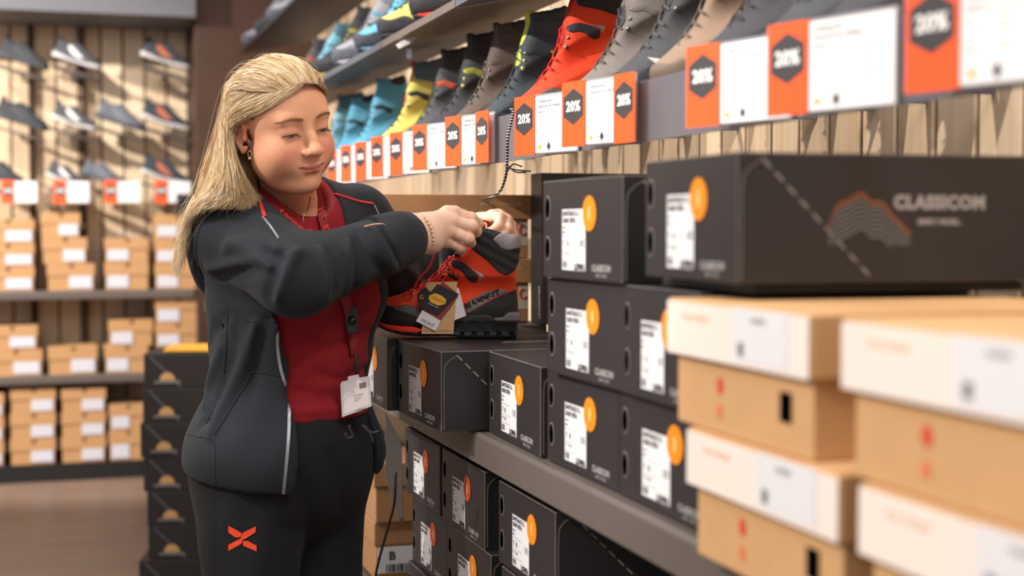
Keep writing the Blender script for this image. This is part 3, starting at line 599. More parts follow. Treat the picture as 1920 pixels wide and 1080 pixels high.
# ---- cord
cp = [at(958, 205, X=.852), at(962, 211, X=.850), at(953, 253, X=.830), at(951, 290, X=.83), at(950, 320, X=.833), at(944, 345, X=.85), at(934, 362, X=.88), at(910, 374, X=.93), at(880, 373, X=1.0)]
q = MB(); q.tube(spline(cp, 8), .0028, 8); o = q.build('hanging_cord', None, None, True)
m = D.materials.new('black_white_cord'); m.use_nodes = True; b = m.node_tree.nodes['Principled BSDF']; b.inputs['Roughness'].default_value = .7
tc = m.node_tree.nodes.new('ShaderNodeTexWave'); tc.inputs['Scale'].default_value = 55; tc.bands_direction = 'Z'; g_ = m.node_tree.nodes.new('ShaderNodeNewGeometry'); m.node_tree.links.new(g_.outputs['Position'], tc.inputs[0])
cr = m.node_tree.nodes.new('ShaderNodeValToRGB'); cr.color_ramp.elements[0].position = .8; cr.color_ramp.elements[0].color = (.012, .012, .014, 1); cr.color_ramp.elements[1].position = .9; cr.color_ramp.elements[1].color = (.6, .6, .6, 1)
m.node_tree.links.new(tc.outputs['Fac'], cr.inputs[0]); m.node_tree.links.new(cr.outputs[0], b.inputs['Base Color']); o.data.materials.append(m)
tag(o, 'black and white braided cord hanging from the shelf edge between two price signs', 'cord')
q = MB()
for a_, b_, c_ in (((948, 311), (965, 318), (994, 321)), ((952, 320), (962, 308), (978, 312)), ((950, 308), (966, 322), (985, 323))): q.tube(spline([at(*a_, X=.833), at(*b_, X=.826), at(*c_, X=.83)], 5), .0016, 6)
o.data.materials[0]; k = q.build('knot', M_dark, o, True)
# ================================================================ boots: local x from toe tip (0) to heel, z up, toe points to -x
S_ = .000331
def cp_(pts): return [((x-143)*S_, (1003-y)*S_) for x, y in pts]
OUT = cp_([(150,905),(141,850),(146,795),(178,757),(260,740),(350,712),(430,684),(500,640),(560,596),(600,552),(622,505),(655,465),(715,415),(760,372),(790,335),(812,306),(860,302),(930,325),(1000,352),(1052,362),(1060,420),(1049,500),(1040,570),(1046,650),(1050,720),(1050,830),(1052,905),(800,930),(600,950),(300,945)])
CAV = cp_([(826,250),(1040,250),(1036,420),(1020,520),(960,600),(880,560),(838,420),(824,340)])
OP = cp_([(842,285),(905,322),(960,347),(1035,372),(1035,250),(842,250)])
SOLE = cp_([(147,872),(160,900),(300,925),(460,930),(640,895),(760,850),(870,843),(925,878),(1052,875),(1054,985),(1040,1003),(700,1003),(668,990),(600,984),(450,988),(330,980),(220,955),(165,925),(148,900)])
STRIPE = cp_([(166,897),(250,918),(460,930),(460,966),(290,957),(205,932)])
TOE = cp_([(130,900),(130,780),(182,748),(215,775),(262,803),(350,786),(402,790),(450,832),(520,860),(660,855),(660,960),(150,960)])
MESHP = cp_([(255,806),(350,789),(402,793),(452,835),(455,880),(380,850),(300,828)])
COLLAR = cp_([(752,400),(790,345),(800,280),(1080,280),(1080,500),(1045,568),(992,608),(945,590),(900,545),(850,500),(795,462),(758,430)])
HTAB = cp_([(893,378),(960,330),(1000,345),(1085,345),(1085,428),(1052,436),(1000,450),(950,435),(925,402)])
PATCH = cp_([(628,498),(690,508),(728,525),(800,592),(812,620),(790,660),(742,642),(700,570),(640,556)])
SLIV = cp_([(738,536),(792,570),(842,600),(846,618),(806,645),(816,618),(802,592)])
BAND = cp_([(722,772),(860,705),(935,688),(1010,703),(870,765),(775,835),(722,852)])
HEEL = cp_([(655,900),(722,852),(775,833),(870,767),(1010,706),(1070,684),(1070,900),(920,900),(870,860),(800,858)])
CLIP = cp_([(902,872),(960,868),(1006,826),(1075,820),(1075,903),(935,903)])
def halfw(A, Z):
    xs = [0, .01, .03, .06, .095, .13, .17, .21, .25, .285, .31]; ws = [.020, .030, .039, .0455, .048, .043, .037, .034, .034, .032, .024]
    wf = np.interp(A, xs, ws).astype(np.float32); ws2 = np.interp(Z, [.09, .13, .17, .24], [.0, .040, .043, .046]).astype(np.float32)
    t = np.clip((Z-.07)/.05, 0, 1); return wf*(1-t)+ws2*t
def boot_geo(h=.003, low=False):
    """returns {part: (V, Q)} for every region of the boot"""
    out = {}
    def upper(g):
        P = poly2(g.X, g.Z, smooth_poly(OUT, 1)); F = smax(P, np.abs(g.Y)-halfw(g.X, g.Z), .034)
        return F
    g = Grid((-.012, -.06, -.008), (.315, .06, .245), h)
    U = upper(g); cav = smax(poly2(g.X, g.Z, CAV), np.abs(g.Y)-(halfw(g.X, g.Z)-.011), .012); op = smax(poly2(g.X, g.Z, OP), np.abs(g.Y)-(halfw(g.X, g.Z)-.009), .006)
    front = np.maximum(U, -cav); front = np.maximum(front, -op)
    ribs = None
    def save(n, F, it=1):
        V, Q = surf_net(g, F)
        if len(V): out[n] = (smooth_mesh(V, Q, it, .5), Q)
    wall = np.maximum(np.maximum(U, -cav), -op); save('upper', wall, 2)
    def panel(n, poly, t, it=1, base=None):
        save(n, np.maximum(smax(poly2(g.X, g.Z, smooth_poly(poly, 1)), U-t, .003), np.maximum(-cav-.0, -(U+.006))), it)
        return
    panel('toe_rand', TOE, .0022); panel('heel_counter', HEEL, .0022); panel('side_band', BAND, .003); panel('mesh_patch', MESHP, .0031)
    cpad = .0045+.0012*np.cos((g.Z+g.X*.55)*2*math.pi/.022)
    save('collar', np.maximum(np.maximum(smax(poly2(g.X, g.Z, smooth_poly(COLLAR, 1)), U-cpad, .005), -cav), np.maximum(-op, -(U+.008))), 1)
    save('heel_tab', np.maximum(np.maximum(smax(poly2(g.X, g.Z, smooth_poly(HTAB, 1)), U-.0075, .004), -cav), np.maximum(-op, -(U+.004))), 1)
    panel('ankle_patch', PATCH, .0016); panel('reflector', SLIV, .0024)
    # sole with lugs
    W = halfw(g.X, 0*g.Z)+.0045; Sx = smax(poly2(g.X, g.Z, SOLE), np.abs(g.Y)-W, .008)
    lug = np.where((np.mod(g.X, .026) < .008) & (g.Z < .012) & (g.X > .175), 1., -1.)
    lug2 = np.where((np.mod(g.X, .024) < .008) & (g.Z < .0165-.00*g.X) & (g.X < .15), 1., -1.)
    side = np.abs(g.Y) > (W-.009)
    Sx = np.maximum(Sx, np.where(((lug > 0) | (lug2 > 0)) & side, .003, -1))
    tri = np.abs(np.mod(g.X, .03)-.015)/.015; fac = np.where((g.X > .165) & (g.Z < .036) & (g.Z > .010), (W-.0035+.0035*np.clip((g.Z-.010)/.026-tri*.6, 0, 1)), 1)
    Sx = np.maximum(Sx, np.abs(g.Y)-fac); save('sole', Sx, 1)
    save('midsole_stripe', np.maximum(poly2(g.X, g.Z, smooth_poly(STRIPE, 1)), np.maximum(np.abs(g.Y)-(W+.0012), -(np.abs(g.Y)-(W-.012)))), 1)
    save('heel_clip', np.maximum(poly2(g.X, g.Z, CLIP), np.maximum(smax(poly2(g.X, g.Z, SOLE) , np.abs(g.Y)-W, .008)-.0015-.012*(g.Z > .038), -(np.abs(g.Y)-.02)))-0, 1)
    # tongue
    save('tongue', np.maximum(smax(poly2(g.X, g.Z, cp_([(560,585),(625,500),(700,420),(775,340),(800,262),(850,285),(842,345),(780,420),(700,520),(620,600)])), np.abs(g.Y)-.026, .012), -1), 1)
    # inner lining: thin shell just inside the opening
    shell = np.maximum(np.maximum(cav-.0015, -(cav+.0025)), np.maximum(U+.003, g.Z*0-1)); save('lining', shell, 1)
    return out
RIDGE = [(.062, .086), (.078, .096), (.098, .106), (.115, .118), (.135, .136), (.147, .150), (.157, .165)]
def ridge_pts(i, dy, lift=.004):
    a, z = RIDGE[i]; y = dy; drop = (abs(y)/.03)**2*.012; return Vector((a+drop*.35, y, z+lift-drop))
def lace_mb(closed=True, r=.0013):
    q = MB()
    for i in range(len(RIDGE)-1):
        for s in (-1, 1):
            q.tube(spline([ridge_pts(i, -.024*s), ridge_pts(i, -.012*s, .007), ridge_pts(min(i+1, 6), .012*s, .007), ridge_pts(min(i+1, 6), .024*s)], 4), r, 6)
    return q
def hook_mb(i, s, r=.0045):
    a, z = RIDGE[i]; q = MB(); c = Vector((a+.012, s*.0285, z-.008)); q.tube([c, c+Vector((-.001, s*.0045, .001))], r, 10); q.tube([c+Vector((-.001, s*.0045, .001)), c+Vector((-.003, s*.0075, .003))], r*.62, 8); return q
HERO = boot_geo(.0022); STD = boot_geo(.0042)
_mc = {}
def shape_mesh(geo, key, n, m):
    k = (key, n, m.name)
    if k not in _mc: _mc[k] = np_mesh(n, geo[n][0], geo[n][1], [m])
    return _mc[k]
def fab(n, c, **k): return mat(n, srgb(*c), k.pop('rough', .7), k.pop('var', .12), k.pop('scale', 60), k.pop('bump', .25), k.pop('bscale', 900), **k)
M_bblk = fab('boot_black', (34,34,37)); M_sol = mat('rubber_black', srgb(26,26,28), .6, .1, 40, .1, 300); M_hook = mat('hook_metal', srgb(60,58,60), .35, .1, 40, metal=.7)
M_borg = fab('boot_orange_red', (238,66,26), bump=.4); M_bgry = fab('boot_grey', (140,136,138)); M_bred = mat('midsole_red', srgb(226,44,26), .55)
SCH = { # upper, toe_rand, heel_counter, side_band, mesh, collar, heel_tab, patch, reflector, sole, stripe, clip, tongue, lining, lace
 'orange': [(238,66,26),(36,36,38),(34,34,36),(122,116,110),(98,96,96),(42,42,46),(146,142,146),(44,44,48),(170,168,172),(28,28,30),(226,44,26),(112,108,110),(170,28,22),(240,84,36),(216,36,24)],
 'teal': [(58,68,78),(50,58,66),(62,70,80),(78,84,92),(60,68,76),(62,72,84),(60,70,80),(48,56,66),(206,200,70),(70,68,70),(120,116,112),(90,92,98),(200,212,90),(206,220,110),(60,66,74)],
 'brown': [(98,84,76),(52,48,48),(90,76,68),(84,72,66),(80,68,62),(88,76,70),(70,62,58),(92,80,72),(80,70,64),(44,42,42),(60,56,54),(60,54,50),(84,74,68),(70,62,58),(120,110,100)],
 'blackyellow': [(62,62,68),(46,46,52),(50,50,56),(150,148,60),(58,58,62),(48,48,54),(60,60,66),(160,156,60),(220,214,70),(34,34,38),(210,200,60),(60,60,64),(56,56,60),(60,60,64),(50,50,56)],
 'greyorange': [(86,86,92),(60,60,66),(70,70,76),(210,96,60),(70,70,76),(62,60,66),(70,70,74),(206,90,56),(214,100,66),(50,50,56),(90,86,90),(80,80,84),(60,60,66),(50,50,54),(70,70,74)],
 'yellow': [(232,216,110),(52,54,60),(226,206,90),(70,80,92),(60,64,72),(92,112,128),(88,104,118),(56,60,68),(222,206,96),(52,54,60),(60,60,66),(80,84,90),(214,60,44),(226,90,70),(52,54,58)],
 'blue': [(96,172,204),(62,66,76),(92,164,196),(60,66,76),(66,74,86),(92,170,204),(58,60,68),(48,52,60),(80,140,170),(52,56,66),(88,150,180),(70,80,92),(92,160,190),(110,180,206),(60,80,96)],
 'lightblue': [(132,196,220),(76,92,106),(170,208,224),(90,110,124),(120,170,194),(84,126,150),(80,120,142),(110,150,170),(220,226,230),(64,68,78),(226,228,230),(120,130,140),(84,120,140),(84,120,140),(70,100,120)],
 'taupe': [(118,110,106),(92,88,86),(110,102,98),(140,130,122),(110,104,100),(72,72,76),(60,60,64),(110,104,100),(206,196,80),(60,58,60),(96,92,90),(90,86,84),(60,60,62),(60,58,60),(80,76,72)],
 'black': [(64,66,70),(52,54,58),(60,62,66),(74,76,80),(60,60,64),(60,60,66),(70,70,74),(66,68,72),(150,150,152),(44,44,48),(80,80,82),(70,70,72),(60,60,64),(60,60,64),(84,84,86)],
 'tan': [(142,118,100),(110,94,82),(128,106,92),(120,100,86),(130,110,96),(104,92,84),(96,86,78),(126,106,92),(150,132,112),(66,60,58),(90,84,80),(96,88,82),(90,82,76),(90,80,74),(96,88,82)],
 'greyblue': [(150,150,160),(86,90,100),(132,134,144),(90,140,170),(112,116,126),(124,124,134),(110,112,122),(96,150,180),(96,150,180),(70,74,84),(176,176,184),(110,114,124),(110,116,126),(110,114,124),(110,112,120)]}
ORDER = ['upper','toe_rand','heel_counter','side_band','mesh_patch','collar','heel_tab','ankle_patch','reflector','sole','midsole_stripe','heel_clip','tongue','lining']
def make_boot(sch, label, geo, key, group=None, full_=False):
    cs = SCH[sch]; t = thing('hiking_boot', label, 'boot', group=group); P = {}
    for n, c in zip(ORDER, cs):
        if n not in geo: continue
        m = M_sol if (n == 'sole' and sum(c) < 100) else fab('boot_%s_%s' % (sch, n), c, rough=.75 if n != 'reflector' else .4)
        o = D.objects.new(n, shape_mesh(geo, key, n, m)); COL.objects.link(o); o.parent = t; P[n] = o
    P['mesh_patch'].parent = P['toe_rand']; P['heel_clip'].parent = P['sole']; P['midsole_stripe'].parent = P['sole']; P['heel_tab'].parent = P['collar']; P['reflector'].parent = P['ankle_patch']
    lm = fab('lace_'+sch, cs[14], bump=.1)
    lk = sch+'lace'+('h' if full_ else '')
    if lk not in _mc: a = lace_mb(r=.0019 if full_ else .0013).mesh('laces'); a.materials.append(lm); _mc[lk] = a
    obj('laces', _mc[lk], t)
    hm = M_hook if sch not in ('teal', 'blackyellow') else mat('hook_yellow', srgb(206,196,66), .4)
    for s in (-1, 1):
        for i in (4, 5, 6):
            k = ('hook', i, s, hm.name)
            if k not in _mc: a = hook_mb(i, s).mesh('lace_hook'); a.materials.append(hm); _mc[k] = a
            obj('lace_hook', _mc[k], t)
    return t
# ---- display boots on the middle shelf (position of the collar seen in the photo gives the spot along the shelf)
def set_boot(t, Yw, x0, z0, yaw=0., sc=1., tilt=TILT):
    # toe to -X, nose down on the sloping tray
    R = Matrix.Rotation(math.radians(yaw), 4, 'Z') @ Matrix.Rotation(-tilt, 4, 'Y')
    t.matrix_world = Matrix.Translation((x0, Yw, z0)) @ R @ Matrix.Scale(sc, 4)
row = [('lightblue', 5.42, 'pale blue and grey hiking boot, first to the right of the woman\'s face'), ('blue', 5.11, 'sky blue and dark low boot beside the pale blue one'), ('blue', 4.725, 'tall sky blue hiking boot with black cuff, left of the yellow boot'), ('yellow', 4.225, 'yellow hiking boot with grey blue collar and red tongue'),
       ('greyorange', 3.87, 'grey hiking boot with orange zigzag details, right of the yellow boot'), ('blackyellow', 3.62, 'black hiking boot with yellow side accents, left of the brown leather boot'),
       ('brown', 3.38, 'plain brown leather hiking boot between the black yellow boot and the slate boot'), ('teal', 3.118, 'slate blue hiking boot with lime lining and yellow hooks'),
       ('orange', 2.84, 'orange and black hiking boot on display, twin of the held boot'), ('taupe', 2.54, 'taupe grey suede hiking boot with yellow accent, right of the orange display boot'),
       ('black', 2.33, 'dark grey leather boot between the taupe boot and the light brown boot'), ('tan', 2.165, 'light brown suede boot above the bare grey shelf edge'),
       ('blackyellow', 1.985, 'black boot with yellow lettering stripe near the top right'), ('black', 1.79, 'dark grey boot behind the second nearest price sign'), ('blackyellow', 1.62, 'black and lime boot, nearest on the shelf, beside the largest price sign')]
GM = 'hiking boots on the middle display shelf'
for i, (s, yy, lab) in enumerate(row):
    yy -= .095+.03*(yy-2.8)+(.035 if yy < 2.6 else 0)
    t = make_boot(s, lab, HERO if s == 'orange' else STD, 'hero' if s == 'orange' else 'std', GM)
    yw_ = -14+[4, -3, 6, 2, -4, 3, -2, 6, 2, 6, 3, -2, 4, 0, 2][i]; plate(yy, yw_)
    set_boot(t, yy, XL+.035, ZR+.0420, yw_, [.97, .86, .95, .95, .93, .97, .95, .93, 1, .97, 1, .97, 1, 1, 1][i])
# ---- the upper rows
up = [('tan', 3.18, 'boot cut by the top edge, above the slate boot, on the upper shelf'), ('orange', 3.52, 'orange trimmed boot cut by the top edge of the photo, on the upper shelf'), ('yellow', 3.90, 'yellow and black boot on the upper shelf, cut by the top edge'), ('blue', 4.22, 'sky blue boot on the upper shelf left of the yellow one'),
      ('greyblue', 4.58, 'grey boot with pale blue sole on the upper shelf, above the hair'), ('blackyellow', 4.98, 'dark boot on the upper shelf, behind the grey boot'), ('lightblue', 5.4, 'pale blue boot on the upper shelf, right behind the top of the head'), ('greyorange', 5.85, 'far grey boot on the upper shelf, mostly hidden by the hair')]
for i, (s, yy, lab) in enumerate(up):
    set_boot(make_boot(s, lab, STD, 'std', 'hiking boots on the upper display shelf'), yy-.02, .848, ZU+.012, -12+(5, -3, 4, 2, -5, 3, 0, 2)[i], .95, TU)
for i, (s, yy, lab) in enumerate([('greyblue', 6.05, 'blurred grey boot on the topmost shelf, nearest there'), ('black', 6.45, 'blurred dark boot on the topmost shelf, middle one there'), ('greyblue', 6.9, 'blurred grey boot on the topmost shelf, farthest, beside the rust panel')]):
    set_boot(make_boot(s, lab, STD, 'std', 'hiking boots on the topmost shelf'), yy, .848, ZU+.34+.012, 0, .95, TU)
# ---- the boot in her hands
hb = make_boot('orange', 'orange and black hiking boot with hang tags, held by the woman', HERO, 'hero', None, True)
ZBOX = SZ+.0115+HB+.0016
ht = at(703, 632, d=2.905); HR = Matrix.Rotation(-TH-.02, 4, 'Z')
hb.matrix_world = Matrix.Translation((ht.x, ht.y, ZBOX+.001)) @ HR @ Matrix.Scale(.955, 4)
def L2(x, y, z=0): return Vector(((x-143)*S_, z, (1003-y)*S_))    # point beside the boot, z = sideways towards the camera (negative y)
# lettering along the band
bd = [ch for ch in hb.children if ch.name.startswith('side_band')][0]
def band_text(parent, scale=1.):
    q = MB(); s = 'MAMMUT'; p0 = L2(724, 800); p1 = L2(945, 708); d = (p1-p0); dn = d.normalized(); upv = Vector((-dn.z, 0, dn.x))
    for i, chh in enumerate(s):
        f = (i+.5)/6; c = p0+d*f; y = -(float(halfw(np.array([c.x]), np.array([c.z]))[0])+.0050); c.y = y
        put_text(q, chh, .0165, c, dn, upv, M_bblk2, depth=.0004, bold=.0009)
    return q.build('lettering', None, parent)
M_bblk2 = mat('print_black', srgb(30,28,28), .6)
band_text(bd)
for o in list(COL.objects):
    if o.name.startswith('hiking_boot') and o.get('label', '').startswith('orange and black hiking boot on display'):
        band_text([ch for ch in o.children if ch.name.startswith('side_band')][0])
# long loose laces going up to the hands, tags
M_lace = MATS['lace_orange']
q = MB(); q.tube(spline([L2(385, 745, -.045), L2(400, 700, -.052), L2(440, 625, -.058), L2(500, 560, -.056), L2(530, 490, -.05), L2(540, 440, -.045)], 6), .0023, 7); q.build('loose_lace', M_lace, hb, True)
q = MB(); q.tube(spline([L2(690, 480, -.03), L2(640, 495, -.038), L2(612, 530, -.04), L2(650, 585, -.042), L2(600, 580, -.042), L2(560, 605, -.04), L2(520, 640, -.036)], 6), .0021, 7); q.build('loose_lace', M_lace, hb, True)
q = MB(); q.tube(spline([L2(560, 600, -.02), L2(480, 660, -.03), L2(400, 710, -.036), L2(325, 735, -.03)], 6), .0021, 7); q.build('loose_lace', M_lace, hb, True)
q = MB(); q.tube(spline([L2(790, 305, -.04), L2(810, 266, -.035), L2(845, 262, -.02), L2(872, 275, 0), L2(862, 300, .01)], 6), .0021, 7); q.build('loose_lace', M_lace, hb, True)
q = MB(); q.tube([L2(385, 750, -.045), L2(412, 690, -.053)], .0026, 7); q.build('lace_tip', mat('clear_lace_tip', srgb(214,150,130), .3), hb, True)
q = MB()
for x, y in ((640, 600), (670, 618), (680, 470)): q.tube([L2(x-10, y, -.036), L2(x+2, y+2, -.044)], .0052, 10); q.tube([L2(x+2, y+2, -.044), L2(x+6, y-2, -.047)], .0035, 8)
q.build('lace_hook', M_hook, hb, True)
def tagpoly(pts, y, th=.0006): return lambda q, m: q.prism([((x-143)*S_, (1003-v)*S_) for x, v in pts], y, y-th, lambda a, b, n: (a, n, b), m)
tg = thing('hang_tags', 'bundle of kraft, black and white paper hang tags dangling from the orange boot laces', 'tags'); tg.matrix_world = hb.matrix_world.copy()
def mk(n, pts, y, m, par=tg): q = MB(); tagpoly(pts, y)(q, m); return q.build(n, None, par)
M_kt = mat('kraft_tag', srgb(206,164,116), .7); M_bt = mat('black_tag', srgb(30,28,28), .5); M_wt = mat('white_tag', srgb(226,222,224), .5); M_rt = mat('brick_red_tag', srgb(140,58,46), .6); M_yt = mat('gold_print', srgb(232,170,50), .5)
mk('white_tag', [(688, 680), (735, 855), (655, 885), (640, 700)], -.0555, M_wt)
kt = mk('kraft_tag', [(488, 645), (680, 640), (655, 968), (455, 968)], -.058, M_kt)
q = MB(); put_text(q, 'MEN GTX 42 ORANGE', .0060, L2(555, 950, -.0588), (1, 0, 0), (0, 0, 1), M_brn, depth=.0001); q.build('printing', None, kt)
mk('dark_tag', [(426, 720), (480, 672), (560, 760), (470, 850), (436, 800)], -.0595, M_bt)
q = MB(); put_text(q, 'G', .013, L2(458, 738, -.0605), (1, 0, 0), (0, 0, 1), M_yt, depth=.0001); q.build('lettering', None, tg)
rt_ = mk('red_white_tag', [(462, 818), (590, 640), (690, 720), (640, 800), (575, 880), (545, 950), (422, 885)], -.0612, M_rt)
q = MB(); tagpoly([(462, 818), (575, 885), (545, 950), (422, 887)], -.0619, .0003)(q, M_wt); wt = q.build('white_end', None, rt_)
q = MB(); put_text(q, 'MONT', .0100, L2(495, 900, -.0624), (.88, 0, -.42), (.42, 0, .88), M_bt, depth=.0001); q.build('lettering', None, rt_)
bt = mk('black_tag', [(558, 655), (688, 718), (560, 848), (432, 795)], -.064, M_bt)
q = MB(); tagpoly([(508, 725), (545, 712), (585, 728), (612, 752), (606, 780), (565, 790), (515, 770), (502, 745)], -.0647, .0003)(q, M_yt)
put_text(q, 'VIBRAM', .0085, L2(558, 752, -.0652), (.9, 0, -.4), (.4, 0, .9), mat('dark_gold_print', srgb(150,100,24), .5), depth=.0001)
put_text(q, 'outsole inside', .0042, L2(530, 788, -.0652), (.9, 0, -.42), (.42, 0, .9), M_wt, depth=.0001); q.build('printing', None, bt)
q = MB(); q.tube(spline([L2(600, 610, -.045), L2(585, 640, -.058), L2(572, 665, -.066)], 5), .0009, 6); q.build('string', MATS['lace_orange'], tg, True)
# ---- sneakers on the far wall
SNK = [(0,.012),(.004,.035),(.03,.055),(.07,.068),(.11,.088),(.145,.112),(.165,.118),(.20,.106),(.235,.105),(.265,.128),(.275,.12),(.278,.09),(.282,.05),(.285,.02),(.28,0),(.2,.002),(.1,0),(.03,.003)]
def sneaker_geo(h=.005):
    g = Grid((-.012, -.058, -.01), (.30, .058, .14), h); W = np.interp(g.X, [0, .02, .06, .1, .16, .22, .26, .29], [.015, .032, .042, .045, .037, .033, .031, .018])
    Wt = W*np.interp(g.Z, [0, .05, .10, .14], [1, 1, .72, .66]); U = smax(poly2(g.X, g.Z, SNK), np.abs(g.Y)-Wt, .02); out = {}
    cav = smax(poly2(g.X, g.Z, [(.175,.2),(.262,.2),(.258,.08),(.20,.07)]), np.abs(g.Y)-(Wt-.009), .008)
    def sv(n, F): V, Q = surf_net(g, F); out[n] = (smooth_mesh(V, Q, 1), Q)
    sv('upper', np.maximum(U, -cav)); sv('sole', smax(np.maximum(U-.0045, g.Z-(.024+.008*np.cos(g.X*22))), -(g.Z-.001), .003))
    sv('side_panel', np.maximum(np.maximum(poly2(g.X, g.Z, smooth_poly([(.09,.03),(.14,.06),(.19,.095),(.215,.09),(.2,.055),(.15,.03)])), U-.002), -cav))
    sv('toe_cap', np.maximum(U-.002, g.X-(.055-.3*np.abs(g.Z-.02))))
    return out
SG = sneaker_geo()
NS = {'black': [(48,50,56),(70,72,78),(62,64,70),(40,42,48)], 'white': [(70,72,78),(206,204,206),(226,222,222),(44,46,54)], 'grey': [(92,96,106),(70,74,84),(110,114,124),(80,84,94)], 'navy': [(44,50,62),(196,190,188),(176,92,56),(36,40,50)]}
def sneaker(sch, lab):
    t = thing('sneaker', lab, 'shoe', group='sneakers on the far wall pegs')
    for n, c in zip(('upper', 'sole', 'side_panel', 'toe_cap'), NS[sch]): obj(n, shape_mesh(SG, 'snk', n, fab('snk_%s_%s' % (sch, n), c)), t)
    return t
rn = ['top row', 'middle row', 'bottom row']
for r, (yb, lst) in enumerate(((133, [(-8, 90, 'black', 0), (96, 190, 'white', 0), (262, 356, 'navy', 0)]), (248, [(-14, 88, 'black', 0), (94, 182, 'white', 0), (178, 272, 'grey', 0), (262, 356, 'navy', 0)]), (352, [(-45, 46, 'black', 0), (84, 160, 'white', 0), (150, 232, 'grey', 0), (262, 356, 'navy', 0)]))):
    for (u0, u1, sch, _) in lst:
        nm = {'black': 'plain black', 'white': 'white sided black', 'grey': 'grey', 'navy': 'dark orange badged'}[sch]
        t = sneaker(sch, 'blurred %s sneaker on the far board wall, %s' % (nm, rn[r]))
        a = at(u1, yb, Y=8.12); sc = (at(u1, yb, Y=8.12).x-at(u0, yb, Y=8.12).x)/.275
        t.matrix_world = Matrix.Translation((a.x, 8.15, a.z)) @ Matrix.Rotation(math.pi-.15, 4, 'Z') @ Matrix.Rotation(math.radians(-17), 4, 'Y') @ Matrix.Scale(sc, 4)
        p = thing('shoe_peg', 'thin metal shoe ledge under the %s sneaker, %s, far wall' % (nm, rn[r]), 'ledge', (0, 0, 0), 0, 'metal shoe ledges on the far wall')
        p.location = (a.x-.13, 8.15, a.z-.008); q = MB(); rr = Matrix.Rotation(math.radians(17), 4, 'Y')
        q.box((-.13, -.07, -.006), (.13, .13, -.002), M_tray, rr); q.build('plate', None, p)
        q = MB(); q.box((-.008, .03, -.02), (.008, .29, -.004), M_tray); q.build('arm', None, p)

def clip_(pts, X, lab):
    d0 = (at(*pts[0], X=X)-CAM).dot(FW); t = thing('shelf_clip', lab, 'clip', at(*pts[0], X=X)); o_ = t.location.copy()
    q = MB(); q.prism(pts, d0, d0+.05, lambda a, b, n: tuple(at(a, b, d=n)-o_), mat('white_metal', srgb(206,204,206), .3, .03)); q.build('plate', None, t, bevel=.001)
    q = MB(); q.prism([(pts[0][0]+20, pts[0][1]+6), (pts[0][0]+30, pts[0][1]+8), (pts[0][0]+30, pts[0][1]+26), (pts[0][0]+20, pts[0][1]+26)], d0+.01, d0+.02, lambda a, b, n: tuple(at(a, b, d=n)-o_), M_tray); q.build('stem', None, t)
clip_([(1213, 107), (1276, 116), (1284, 123), (1240, 127)], .875, 'small pale metal clip on the bare shelf edge, under the light brown boot')
clip_([(742, 84), (790, 55), (795, 60), (768, 82), (748, 92)], .82, 'small white clip on the lip of the upper shelf, below the yellow boot')
# ================================================================ the woman
from mathutils.bvhtree import BVHTree
def cam_frame(psi, p, be=0):
    ps, pp, b = map(math.radians, (psi, p, be)); s, c, sp, cp = math.sin(ps), math.cos(ps), math.sin(pp), math.cos(pp)
    f, u, r = (s*cp, -sp, c*cp), (s*sp, cp, c*sp), (-c, 0, s)
    def w(v): x, y = v[0]*math.cos(b)-v[1]*math.sin(b), v[0]*math.sin(b)+v[1]*math.cos(b); return RT*x+UP*y-FW*v[2]
    return w(r), w(f), w(u)
def fr_mat(o, axes): M = Matrix([(*axes[i],) for i in range(3)]).transposed().to_4x4(); M.translation = o; return M
HA = cam_frame(38, 27, 17); HO = at(579, 248, d=2.56)-HA[1]*.087-HA[2]*.0165; HM = fr_mat(HO, HA); HI = HM.inverted()
def to_w(V, M): A = np.array(M, np.float32); return V @ A[:3, :3].T+A[:3, 3]
M_attr = {}
def vcol_mat(name, rough, sss=0., sheen=0., bump=0., spec=.5):
    m = D.materials.new(name); m.use_nodes = True; nt = m.node_tree; b = nt.nodes['Principled BSDF']; a = nt.nodes.new('ShaderNodeAttribute'); a.attribute_name = 'tone'
    tc = nt.nodes.new('ShaderNodeTexCoord'); nz = nt.nodes.new('ShaderNodeTexNoise'); nz.inputs['Scale'].default_value = 160; nt.links.new(tc.outputs['Object'], nz.inputs[0])
    mx = nt.nodes.new('ShaderNodeMix'); mx.data_type = 'RGBA'; mx.blend_type = 'MULTIPLY'; mx.inputs[0].default_value = .10
    nt.links.new(a.outputs['Color'], mx.inputs[6]); nt.links.new(nz.outputs[0], mx.inputs[7]); nt.links.new(mx.outputs[2], b.inputs['Base Color'])
    b.inputs['Roughness'].default_value = rough; b.inputs['Specular IOR Level'].default_value = spec
    if sss: b.inputs['Subsurface Weight'].default_value = sss; b.inputs['Subsurface Radius'].default_value = (.009, .0035, .002); b.inputs['Subsurface Scale'].default_value = .6
    if bump:
        bp = nt.nodes.new('ShaderNodeBump'); bp.inputs['Strength'].default_value = bump; bp.inputs['Distance'].default_value = .0006; n2 = nt.nodes.new('ShaderNodeTexNoise'); n2.inputs['Scale'].default_value = 900
        nt.links.new(tc.outputs['Object'], n2.inputs[0]); nt.links.new(n2.outputs[0], bp.inputs['Height']); nt.links.new(bp.outputs[0], b.inputs['Normal'])
    return m
def set_tone(me, C):
    a = me.color_attributes.new('tone', 'FLOAT_COLOR', 'POINT'); c = np.ones((len(C), 4), np.float32); c[:, :3] = C; a.data.foreach_set('color', c.ravel())
M_skin = vcol_mat('skin', .48, .35, bump=.15, spec=.4)
SK = np.array(srgb(230,170,136)); LIP = np.array(srgb(200,104,96)); BL = np.array(srgb(226,142,120)); BR = np.array(srgb(122,76,46))
HAND_LIT = np.array(srgb(244,206,180))  # same skin, paler: strong light on the hands put into the colour
